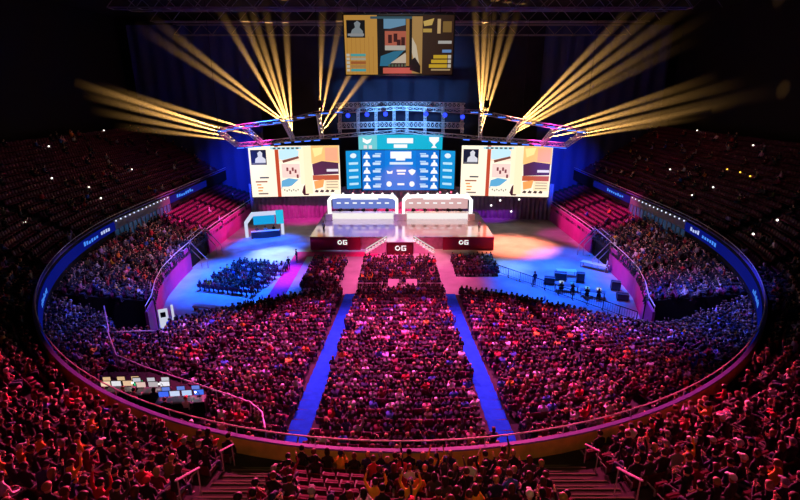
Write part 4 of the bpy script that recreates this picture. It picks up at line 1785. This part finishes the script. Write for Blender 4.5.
barrier([(-4.9 + 1.4 * i, 51.0, 0) for i in range(8)], 'pale metal barrier crossing the centre crowd behind the two white panels', rail_metal, .95)
pa, pb = G(497, 273), G(636, 322)
barrier([tuple(pa.lerp(pb, i / 10)) for i in range(11)], 'dark barrier slanting across the blue floor towards the pink wall', black_metal, 1.1)
TLT = Matrix.Translation((0, -.1, .75)) @ Matrix.Rotation(-.9, 4, 'X')
for px, nm in ((393.5, 'left'), (411.5, 'right')):
    p = G(px, 293.5)
    r_ = empty('display_stand', p, 0, f'square white panel on a stand at the centre barrier, {nm} one of two', 'display stand', 'white panels at the centre barrier')
    wp = mat('white panel', (.85, .85, .85), .5)
    b = MB()
    if nm == 'left':
        b.box((-.62, -.08, -.3), (.62, .08, 1.1), M=TLT)
    else:
        b.box((-.62, -.08, .3), (.62, .08, 1.1), M=TLT)
        b.box((-.62, -.08, -.3), (-.25, .08, .3), M=TLT)
        b.box((.25, -.08, -.3), (.62, .08, .3), M=TLT)
    b.build('panel', wp, r_)
    b = MB()
    b.box((-.5, -.3, 0), (.5, .3, .05))
    b.build('base', grey_plastic, r_)
    for x in (-.4, .4):
        b = MB()
        b.box((x - .03, -.03, .05), (x + .03, .03, .3))
        b.build('leg', grey_plastic, r_)

# analyst desk, left of the stage
ac = G(266, 236)
an = empty('analyst_set', ac, .32, 'white framed analyst set with blue screen, between the pink wall and magenta curtain', 'broadcast set')
fr = glow('set frame white', srgb(215, 225, 255), .9)
b = MB()
prof = [(-3.1, 0), (-3.1, 2.4), (-1.9, 3.9), (2.9, 3.9), (2.9, 0)]
inn = [(-2.6, 0), (-2.6, 2.2), (-1.65, 3.35), (2.45, 3.35), (2.45, 0)]
for i in range(4):
    a0, a1, c1, c0 = prof[i], prof[i + 1], inn[i + 1], inn[i]
    b.hexa([(a0[0], 0, a0[1]), (a1[0], 0, a1[1]), (c1[0], 0, c1[1]), (c0[0], 0, c0[1]), (a0[0], .5, a0[1]), (a1[0], .5, a1[1]), (c1[0], .5, c1[1]), (c0[0], .5, c0[1])])
b.build('arch_frame', fr, an)
b = MB()
b.box((-1.7, .9, 1.7), (1.6, 1.0, 3.1))
b.build('screen', glow('set screen', srgb(20, 160, 225), 1.0), an)
b = MB()
b.box((1.75, -.3, 1.9), (2.9, -.1, 4.1))
b.build('side_screen', glow('set side screen', srgb(40, 190, 230), 1.0), an)
b = MB()
for i in range(8):
    x0, x1 = -2.2 + .55 * i, -2.2 + .55 * (i + 1)
    f = .25 * math.sin(i * PI / 7)
    b.hexa([(x0, -.9 - f, 0), (x1, -.9 - f, 0), (x1, -.3, 0), (x0, -.3, 0), (x0, -.9 - f, 1.0), (x1, -.9 - f, 1.0), (x1, -.3, 1.0), (x0, -.3, 1.0)])
b.build('desk', mat('set desk', (.12, .12, .16), .4), an)
b = MB()
b.box((-2.2, -1.02, 1.0), (2.2, -.28, 1.06))
b.build('desktop', white_plastic, an)
for i in range(3):
    q = Vector((-1.3 + 1.3 * i, .25, 0))
    q.rotate(Matrix.Rotation(.32, 3, 'Z'))
    add_person(ac.x + q.x, ac.y + q.y, .25, PI + .32, 'desk', f'presenter in {("grey", "white", "black")[i]} top behind the analyst desk, {ordinal(i + 1)} from left', 'presenters at the analyst desk', ('grey', 'white', 'black')[i], 1.0, 'short')
    st = empty('stool', (ac.x + q.x, ac.y + q.y, 0), .32, f'dark stool behind the analyst desk, {ordinal(i + 1)} from left', 'stool', 'stools at the analyst desk')
    b = MB()
    b.tube((0, 0, .60), (0, 0, .68), .2, .2, 12)
    b.build('seat', chair_m, st)
    b = MB()
    b.tube((0, 0, .03), (0, 0, .6), .035)
    b.tube((0, 0, 0), (0, 0, .04), .22, .2, 12)
    b.build('base', black_metal, st)

# rails over the entrances in the pink walls
gate_m = mat('pale rail', (.65, .6, .7), .35, .4)
for sg, nm in ((-1, 'left'), (1, 'right')):
    x = sg * wall_pt(61)[0]
    b = MB()
    for dx in (.2, 1.0):
        X = x + sg * dx
        b.path([(X - sg * 2.2, GAP[0] + .1, 1.2), (X - sg * .2, GAP[0] + .1, 3.6), (X - sg * .2, GAP[1] - .1, 3.9), (X - sg * 2.2, GAP[1] - .1, 1.4)], .06, 6)
        for Y in (GAP[0] + .1, GAP[1] - .1):
            b.tube((X - sg * 2.2, Y, 0), (X - sg * 2.2, Y, 1.3), .05)
            b.tube((X - sg * .2, Y, 2.6), (X - sg * .2, Y, 3.7), .05)
    tag(b.build('entrance_rail', gate_m), f'pale double rail framing the entrance in the {nm} pink wall', 'handrail')

# white booth at the near end of the left pink wall
bc = G(172, 331)
bt = empty('camera_booth', bc, .5, 'small booth with white lit panels at the near end of the left pink wall', 'booth')
pl = glow('booth panel', srgb(225, 230, 255), .75)
b = MB()
b.box((-.9, .2, .4), (-.1, .3, 2.3))
b.build('panel', pl, bt)
b = MB()
b.box((.2, .1, .5), (.42, .2, 2.6))
b.build('panel', pl, bt)
b = MB()
b.box((-.75, .14, 1.5), (-.3, .2, 2.0))
b.build('monitor', black_metal, bt)
b = MB()
for i in range(10):
    a0, a1 = -.2 + i * .16, -.2 + (i + 1) * .16
    f = lambda a, r: (r * math.sin(a) * 1.5 - .2, -r * math.cos(a) * .9 + .3)
    (x0, y0), (x1, y1), (x2, y2), (x3, y3) = f(a0, 2.0), f(a1, 2.0), f(a1, 1.7), f(a0, 1.7)
    b.hexa([(x0, y0, .7), (x1, y1, .7), (x2, y2, .7), (x3, y3, .7), (x0, y0, 1.05), (x1, y1, 1.05), (x2, y2, 1.05), (x3, y3, 1.05)])
b.build('counter', white_plastic, bt)
b = MB()
b.box((-1.0, -.1, 0), (.6, .3, .4))
b.build('plinth', black_metal, bt)


def table(c, rz, L, W, label, m=white_plastic, grp=None):
    t = empty('table', c, rz, label, 'table', grp)
    b = MB()
    b.box((-L / 2, -W / 2, .72), (L / 2, W / 2, .77))
    b.build('tabletop', m, t)
    for x in (-1, 1):
        for y in (-1, 1):
            b = MB()
            b.box((x * (L / 2 - .08) - .03, y * (W / 2 - .08) - .03, 0), (x * (L / 2 - .08) + .03, y * (W / 2 - .08) + .03, .72))
            b.build('leg', grey_plastic, t)
    return t


def place(c, rz, lx, ly):
    q = Vector((lx, ly, 0))
    q.rotate(Matrix.Rotation(rz, 3, 'Z'))
    return Vector((c[0] + q.x, c[1] + q.y, c[2]))


def laptop(p, rz, col, label, grp, big=1.0):
    o = empty('monitor', p, rz, label, 'monitor', grp)
    b = MB()
    b.box((-.28 * big, .0, .08), (.28 * big, .04, .08 + .36 * big))
    b.build('casing', black_metal, o)
    b = MB()
    b.box((-.25 * big, -.012, .10), (.25 * big, .0, .05 + .36 * big))
    b.build('display', glow('monitor %d %d %d' % col, srgb(*col), .9), o)
    b = MB()
    b.box((-.12, -.08, 0), (.12, .10, .02))
    b.box((-.02, .0, .02), (.02, .04, .1))
    b.build('stand', black_metal, o)


# technical tables on the right of the floor
rows = [((594, 269), -.75, 3.4, 1.0, 'long pale table slanting before the entrance in the right pink wall', white_plastic),
        ((566, 291), -.25, 2.6, .8, 'crew table on the blue floor behind the dark barrier, left of two', grey_plastic),
        ((592, 297), -.35, 2.6, .8, 'crew table on the blue floor behind the dark barrier, right of two', grey_plastic)]
for (px, py), rz, L, W, lab, m in rows:
    c = G(px, py)
    table(c, rz, L, W, lab, m)
tc = 0
for (px, py), rz, cols in (((566, 291), -.25, ((200, 220, 255), (60, 160, 255))), ((592, 297), -.35, ((120, 200, 255), (210, 220, 240)))):
    c = G(px, py)
    for i, col in enumerate(cols):
        tc += 1
        p = place(c, rz, -.6 + 1.2 * i, .1)
        laptop(Vector((p.x, p.y, .77)), rz, col, f'lit monitor on the crew tables of the blue floor, {ordinal(tc)} from left', 'crew monitors on the blue floor')
        q = place(c, rz, -.6 + 1.2 * i, -.75)
        add_person(q.x, q.y, 0, rz, 'desk', f'crew member in {("black", "maroon", "charcoal", "navy")[tc - 1]} top at the crew tables, {ordinal(tc)} from left', 'crew at the floor tables', ('black', 'maroon', 'charcoal', 'navy')[tc - 1])
        st = empty('folding_chair', (q.x, q.y, 0), rz, f'black folding chair at the crew tables, {ordinal(tc)} from left', 'chair', 'crew chairs at the floor tables')
        b = MB()
        b.box((-.2, -.2, .38), (.2, .2, .41))
        b.build('seat', black_metal, st)
        b = MB()
        b.box((-.2, -.24, .55), (.2, -.22, .85))
        b.build('backrest', black_metal, st)
        for x in (-.18, .18):
            b = MB()
            b.tube((x, -.24, .85), (x, .2, 0), .015)
            b.tube((x, .18, .38), (x, -.22, 0), .015)
            b.build('leg', black_metal, st)
case_m = mat('flight case', (.06, .06, .08), .5)
for i, (px, py, sx, sy, h) in enumerate(((549, 284, 1.2, .7, .9), (560, 280, 1.4, .8, 1.0), (615, 290, 1.0, .7, 1.1), (622, 300, 1.2, .7, .8), (580, 282, .9, .7, 1.2))):
    p = G(px, py)
    o = empty('flight_case', p, -.3, f'dark flight case standing on the blue floor among the crew tables, {ordinal(i + 1)} from left', 'case', 'flight cases on the blue floor')
    b = MB()
    b.box((-sx / 2, -sy / 2, .1), (sx / 2, sy / 2, h))
    b.build('body', case_m, o)
    b = MB()
    for x in (-1, 1):
        for y in (-1, 1):
            b.tube((x * sx / 2, y * sy / 2, .1), (x * sx / 2, y * sy / 2, h), .03, n=4)
    b.tube((-sx / 2, -sy / 2, h), (sx / 2, -sy / 2, h), .03, n=4)
    b.tube((-sx / 2, sy / 2, h), (sx / 2, sy / 2, h), .03, n=4)
    b.build('edge_trim', alu, o)
    for x in (-1, 1):
        for y in (-1, 1):
            b = MB()
            b.tube((x * (sx / 2 - .12), y * (sy / 2 - .12) - .03, .06), (x * (sx / 2 - .12), y * (sy / 2 - .12) + .03, .06), .06, n=8)
            b.build('caster', black_metal, o)
p = G(566, 276)
cl = mat('white cloth', (.85, .85, .88), .8)
t = table(p, -.1, 2.4, 1.0, 'small table under a white cloth in the middle of the blue floor', cl)
# long covered bench on the left floor
p = G(211, 311)
o = empty('bench', p, -.22, 'long low bench with pinkish cover before the left floor seats', 'bench')
b = MB()
b.box((-1.9, -.35, .35), (1.9, .35, .55))
b.build('cushion', mat('bench cover', (.55, .33, .33), .8), o)
for x in (-1.7, 1.7):
    b = MB()
    b.box((x - .05, -.3, 0), (x + .05, .3, .35))
    b.build('leg', black_metal, o)

# people standing about
for (px, py, z, rz, top, lab) in ((289, 270, 0, .3, 'black', 'person in black standing on the floor beside the magenta carpet, nearer the crowd'), (297, 262, 0, 2.2, 'charcoal', 'person in charcoal top standing on the floor beside the magenta carpet, nearer the stage'),
                                  (534, 286, 0, .2, 'navy', 'person in navy top standing alone on the blue floor behind the dark barrier'), (324, 233, 1.9, 2.6, 'white', 'person in white top standing at the left end of the stage deck'),
                                  (479, 232, 1.9, 3.4, 'lavender', 'person in lavender top standing at the right end of the stage deck'), (606, 272, 0, 1.2, 'white', 'person in white top standing behind the long pale table')):
    p = G(px, py, z)
    add_person(p.x, p.y, z, rz, 'stand', lab, 'people standing on the floor and stage', top, 1.03, 'short')

# work lamps under the right side screen
for i, (px, py) in enumerate(((500, 200), (519, 199), (511, 211), (491, 205))):
    p = D(px, py, 84.5)
    par_can('work_lamp', p, Vector((0, -1, -.25)), white_lens, f'small white work lamp on the curtain under the right side screen, {ordinal(i + 1)} of the cluster', 'work lamps under the right side screen', size=.3)
for i, (px, py) in enumerate(((353, 193), (363, 193), (440, 192), (451, 192))):  # lamps added to give the red glow behind the booths
    p = D(px, py, 81.5)
    par_can('red_glow_lamp', p, Vector((0, -1, -.1)), glow('red lens', srgb(255, 90, 120), 3.0), f'small added red glow lamp above the player booths, {ordinal(i + 1)} from left', 'added red glow lamps above the player booths', size=.28)

# ------------------------------------------------------------------ control desks in the lower bowl under the parapet
def bowl_z(x, y):
    # the tread under a point of the end block
    return 0.0


plat = MB()
pc = [G(px, py, 4.55) for px, py in ((97, 395), (104, 372), (150, 372), (206, 392), (206, 424), (150, 418))]
plat.poly([(p.x, p.y, 4.55) for p in pc])
plat.poly([(p.x, p.y, 4.35) for p in reversed(pc)])
for p, q in zip(pc, pc[1:] + pc[:1]):
    plat.quad((p.x, p.y, 2.2), (q.x, q.y, 2.2), (q.x, q.y, 4.55), (p.x, p.y, 4.55))
tag(plat.build('riser_platform', black_matte), 'black riser platform carrying the control desks in the lower bowl', 'platform')
desks = [((121, 390), -.05, 2.4, 'control desk with warm lit screens, leftmost of three under the parapet'), ((151, 391), -.05, 2.0, 'control desk in the middle of three under the parapet'), ((181, 400), -.1, 2.6, 'control desk with a blue lit mixer, rightmost of three under the parapet')]
scr = [(((255, 225, 190), -.9), ((235, 235, 240), -.3), ((240, 200, 160), .35), ((60, 220, 140), .95)), (((235, 200, 190), -.6), ((190, 180, 185), .1), ((250, 245, 255), .75)), (((70, 110, 255), -.95), ((210, 225, 255), -.35), ((190, 215, 255), .3), ((70, 120, 250), .95))]
mc = 0
for ((px, py), rz, L, lab), ms in zip(desks, scr):
    c = G(px, py, 4.55 + .7)
    c.z = 4.56
    dk = empty('control_desk', c, -rz, lab, 'desk', 'control desks under the parapet')
    b = MB()
    b.box((-L / 2, -.35, .68), (L / 2, .35, .74))
    b.build('desktop', grey_plastic, dk)
    b = MB()
    b.box((-L / 2, .30, .0), (L / 2, .34, .68))
    b.build('modesty_panel', black_metal, dk)
    for x in (-1, 1):
        b = MB()
        b.box((x * L / 2 - .04, -.33, 0), (x * L / 2 + .04, .3, .68))
        b.build('leg', black_metal, dk)
    b = MB()
    b.hexa([(-.7, -.3, .745), (.7, -.3, .745), (.7, .05, .745), (-.7, .05, .745), (-.7, -.3, .77), (.7, -.3, .77), (.7, .05, .85), (-.7, .05, .85)])
    b.build('mixing_console', mat('console', (.35, .35, .38), .5), dk)
    for col, lx in ms:
        mc += 1
        p = place(c, -rz, lx, .18)
        laptop(Vector((p.x, p.y, c.z + .745)), -rz, col, f'glowing monitor on the control desks under the parapet, {ordinal(mc)} from left', 'monitors on the control desks', 1.05)
    dn = ('left', 'middle', 'right')[desks.index(((px, py), rz, L, lab))]
    for i, lx in enumerate((-.55, .55)):
        q = place(c, -rz, lx, -.75)
        tp = ('charcoal', 'black', 'grey', 'navy', 'black', 'white')[2 * desks.index(((px, py), rz, L, lab)) + i]
        add_person(q.x, q.y, c.z, -rz, 'desk', f'operator in {tp} top seated at the {dn} control desk, {("left", "right")[i]} seat', 'operators at the control desks', tp, 1.0)
        st = empty('office_chair', (q.x, q.y, c.z), -rz, f'black office chair at the {dn} control desk, {("left", "right")[i]} seat', 'chair', 'office chairs at the control desks')
        b = MB()
        b.box((-.24, -.22, .36), (.24, .24, .42))
        b.build('seat', black_metal, st)
        b = MB()
        b.hexa([(-.2, -.26, .42), (.2, -.26, .42), (.2, -.22, .42), (-.2, -.22, .42), (-.2, -.34, .9), (.2, -.34, .9), (.2, -.3, .9), (-.2, -.3, .9)])
        b.build('backrest', black_metal, st)
        b = MB()
        b.tube((0, 0, .06), (0, 0, .36), .03)
        for k in range(5):
            b.tube((0, 0, .06), (.26 * math.cos(k * 1.2566), .26 * math.sin(k * 1.2566), .03), .025)
        b.build('base', black_metal, st)
    for i in range(3):
        mc2 = ((255, 215, 160), (230, 230, 240), (120, 150, 255))[desks.index(((px, py), rz, L, lab))]
        p = place(c, -rz, -.8 + .8 * i, .22)
        o = empty('preview_monitor', Vector((p.x, p.y, c.z + 1.16)), -rz, f'small raised preview monitor over the {dn} control desk, {ordinal(i + 1)} from left', 'monitor', 'raised preview monitors over the control desks')
        b = MB()
        b.box((-.24, 0, .0), (.24, .05, .30))
        b.build('casing', black_metal, o)
        b = MB()
        b.box((-.21, -.012, .03), (.21, .0, .27))
        b.build('display', glow('preview %d %d %d' % mc2, srgb(*mc2), .7), o)
        b = MB()
        b.tube((0, .04, -.42), (0, .04, .1), .02)
        b.build('pole', black_metal, o)
    lamp = empty('desk_lamp', Vector((place(c, -rz, L / 2 - .25, -.05).x, place(c, -rz, L / 2 - .25, -.05).y, c.z + .745)), -rz, f'small white gooseneck lamp at the end of the {lab.split(",")[0] if "middle" not in lab else "middle control desk"}', 'lamp')
    b = MB()
    b.path([(0, 0, 0), (0, 0, .3), (-.05, 0, .42), (-.15, 0, .46)], .015, 5)
    b.build('neck', black_metal, lamp)
    b = MB()
    b.tube((-.15, 0, .46), (-.22, 0, .42), .03, .06, 8)
    b.build('shade', white_lens, lamp)
    ld = bpy.data.lights.new('desk_glow', 'POINT')
    ld.energy = 2.5
    ld.color = (1, .9, .8)
    ld.shadow_soft_size = .05
    lo = bpy.data.objects.new('desk_glow', ld)
    COL.objects.link(lo)
    lo.location = Vector(lamp.location) + Vector((-.2, 0, .36))
pr = [G(px, py, 5.6) for px, py in ((107, 330), (116, 355), (145, 367), (200, 385), (250, 402), (262, 412), (265, 428))]
b = MB()
dense = []
for p, q in zip(pr, pr[1:]):
    dense += [p.lerp(q, i / 3) for i in range(3)]
dense.append(pr[-1])
b.path([(p.x, p.y, 5.6) for p in dense], .045, 6)
for p in dense:
    b.tube((p.x, p.y, 4.0), (p.x, p.y, 5.6), .025, n=5)
tag(b.build('handrail', gate_m), 'pale handrail curving round the control desks down to the dark left entrance', 'handrail')

b = MB()
er = [G(px, py, z) for px, py, z in ((104, 306, 5.4), (109, 332, 5.2), (140, 331, 3.6), (166, 331, 1.4))]
b.path(er, .05, 6)
for p in er:
    b.tube((p.x, p.y, p.z - 1.3), p, .03, n=5)
tag(b.build('handrail', gate_m), 'pale handrail round the dark entrance beside the near end of the left pink wall', 'handrail')

# ------------------------------------------------------------------ tiny phone lights on the dark upper sides, built as bulbs on stems
def tier_hit(px, py):
    d = ray(px, py)
    t = 12.0
    while t < 110:
        p = CAM + d * t
        if p.y < RYC:
            th = math.atan2(abs(p.x) / RA, (RYC - p.y) / RB)
            ex = math.hypot(p.x / RA, (RYC - p.y) / RB)
            dist = (ex - 1) * RA
        else:
            dist = abs(p.x) - RA
        if dist > .4 and p.z < UPZ + UPR * (dist - .5) / UPD + .6:
            return p
        t += .25
    return None


al = glow('phone bulb', srgb(255, 250, 235), 2.2)
ag = glow('amber bulb', srgb(255, 200, 70), 1.6)
for i, (px, py, m) in enumerate(((104, 131, al), (49, 147, al), (132, 170, al), (89, 188, al), (101, 199, al), (25, 223, al), (52, 179, al), (697, 131, al), (753, 146, al), (670, 170, al), (713, 188, al), (740, 173, ag), (727, 170, ag), (750, 177, ag), (777, 221, al), (692, 196, al), (753, 235, al))):
    p = tier_hit(px, py)
    if p is None:
        continue
    o = empty('phone_light', p, 0, f'tiny {"amber" if m is ag else "white"} phone light on the dark upper {"left" if px < 400 else "right"} seating, {ordinal(i + 1 if px < 400 else i - 6)} one', 'light', f'phone lights on the dark upper {"left" if px < 400 else "right"} side')
    b = MB()
    b.ball((0, 0, .1), .11, nu=8, nv=6)
    b.build('bulb', m, o)
    b = MB()
    b.tube((0, 0, -.6), (0, 0, .02), .04)
    b.build('stem', black_metal, o)

# ---- washes
MAG = (1.0, .08, .46)
BLU = (.010, .105, 1.0)
spot((-9, 50, 31), (-4.5, 34, 3), MAG, 165000, 50, .9)
spot((9, 50, 31), (5.5, 34, 3), MAG, 165000, 50, .9)
spot((0, 60, 31), (0, 56, 0), (1.0, .10, .36), 85000, 44, .8)
spot((-16, 48, 31), (-15, 33, 3), (.85, .12, .6), 64000, 36, .9)
spot((16, 48, 31), (15, 35, 3), (.9, .09, .5), 56000, 36, .9)
spot((-19, 50, 31), (-21.5, 37, 2.5), (.08, .10, 1), 72000, 34, .9)
spot((20, 50, 31), (23, 37.5, 2.5), (.08, .10, 1), 105000, 36, .9)
spot((-20, 60, 29), (-20, 55, 0), BLU, 260000, 38, .8)
spot((-19, 72, 26), (-20, 69, 0), BLU, 130000, 30, .8)
spot((-17, 70, 26), (-17.5, 64, 0), (.45, .6, 1), 90000, 20, 1)
spot((19, 58, 29), (19, 54, 0), BLU, 150000, 38, .8)
spot((24, 66, 26), (23, 62, 0), BLU, 60000, 30, .8)
spot((15, 64, 26), (14, 59, 0), (.25, .5, 1.0), 40000, 18, 1)
spot((16, 72, 27), (17, 68.5, 0), (1.0, .22, .12), 190000, 30, .9)
spot((-13.8, 66, 26), (-13.8, 56, 0), (.8, .04, 1), 40000, 18, .9)
spot((3, 70, 26), (3, 62.5, 0), (1, .3, .3), 30000, 22, .9)
spot((0, 44, 31), (0, 66, 1), (1, .05, .25), 60000, 24, .8)
# pink light on the padded walls and the empty seats
for sg in (-1, 1):
    for y in (45, 54):
        spot((sg * 2, y + 6, 14), (sg * 26, y, 2.2), (1, .015, .55), 15000, 15, .8)
    spot((sg * 10, 76, 14), (sg * 27, 74, 1.5), (1, .03, .42), 15000, 30, .8)
    spot((sg * 12, 66, 27), (sg * 30, 69, 4.5), (1, .04, .48), 70000, 26, .8)
    spot((sg * 14, 76, 27), (sg * 30, 76, 4.5), (1, .04, .48), 40000, 22, .8)
    spot((sg * 24, 74, 12), (sg * 28, 91.5, 7), (.02, .07, 1), 34000, 60, 1)
    for y, c, pw in ((42, (.40, .28, 1), 26000), (50, (.85, .40, .75), 28000), (58, (.95, .40, .65), 28000)):
        spot((sg * 8, y + 2, 31), (sg * 28.2, y, 3.5), c, pw, 20, .9)
# curtains
spot((-16, 70, 14), (-17.5, 86, 3.5), (1, .02, .40), 26000, 50, .8)
spot((18, 74, 13), (16, 86, 3), (.45, .03, 1), 9000, 46, .8)
spot((0, 78, 11), (0, 86, 3), (1, .03, .16), 22000, 80, .8)
spot((0, 86, 14), (0, 100, 20), (.02, .08, 1), 3000, 100, 1)
# added spots that brighten the roof trusses and the rig
spot((0, 40, 24), (0, 66, 32), (1, .92, .85), 5000, 60, 1)
spot((0, 62, 15), (0, 78, 18), (.15, .45, 1), 70000, 50, .9)
# upper tier: pink light from the rig skims the backs of the near seats; a weak warm light from the gangway behind the camera
spot((-9, 70, 19.5), (-11, 13, 9.5), (1, .06, .22), 600000, 26, 1)
spot((9, 70, 19.5), (11, 13, 9.5), (1, .06, .22), 600000, 26, 1)
spot((0, 58, 31), (0, 15, 8), (.25, .08, 1), 12000, 26, 1)
spot((0, -.6, 27), (0, 14.5, 8), (1, .62, .2), 1500, 62, 1, .5)
spot((0, 70, 19.5), (0, 12, 9.5), (1, .06, .22), 300000, 20, 1)
# stage
spot((-6, 66, 22), (-6, 72, 2), (.60, .40, 1.0), 26000, 44, .8)
spot((6, 66, 22), (6, 72, 2), (1.0, .42, .28), 26000, 44, .8)
spot((0, 60, 28), (0, 67, 1.5), (1, .7, .75), 30000, 14, .7)

# each beam of haze takes its light from its own lamp only: far less grain in the haze
beams = [o for _, o in BEAM_PAIRS]
own = {sp.name: o for sp, o in BEAM_PAIRS}


def exclude(lamps, objs, name):
    c = bpy.data.collections.new(name)
    for q in objs:
        c.objects.link(q)
    for q in c.collection_objects:
        q.light_linking.link_state = 'EXCLUDE'
    for l in lamps:
        l.light_linking.receiver_collection = c


lamps = [o for o in SC.objects if o.type == 'LIGHT']
exclude([l for l in lamps if l.name not in own], beams, 'not on haze')
for sp, o in BEAM_PAIRS:
    exclude([sp], [q for q in beams if q is not o], 'own haze')
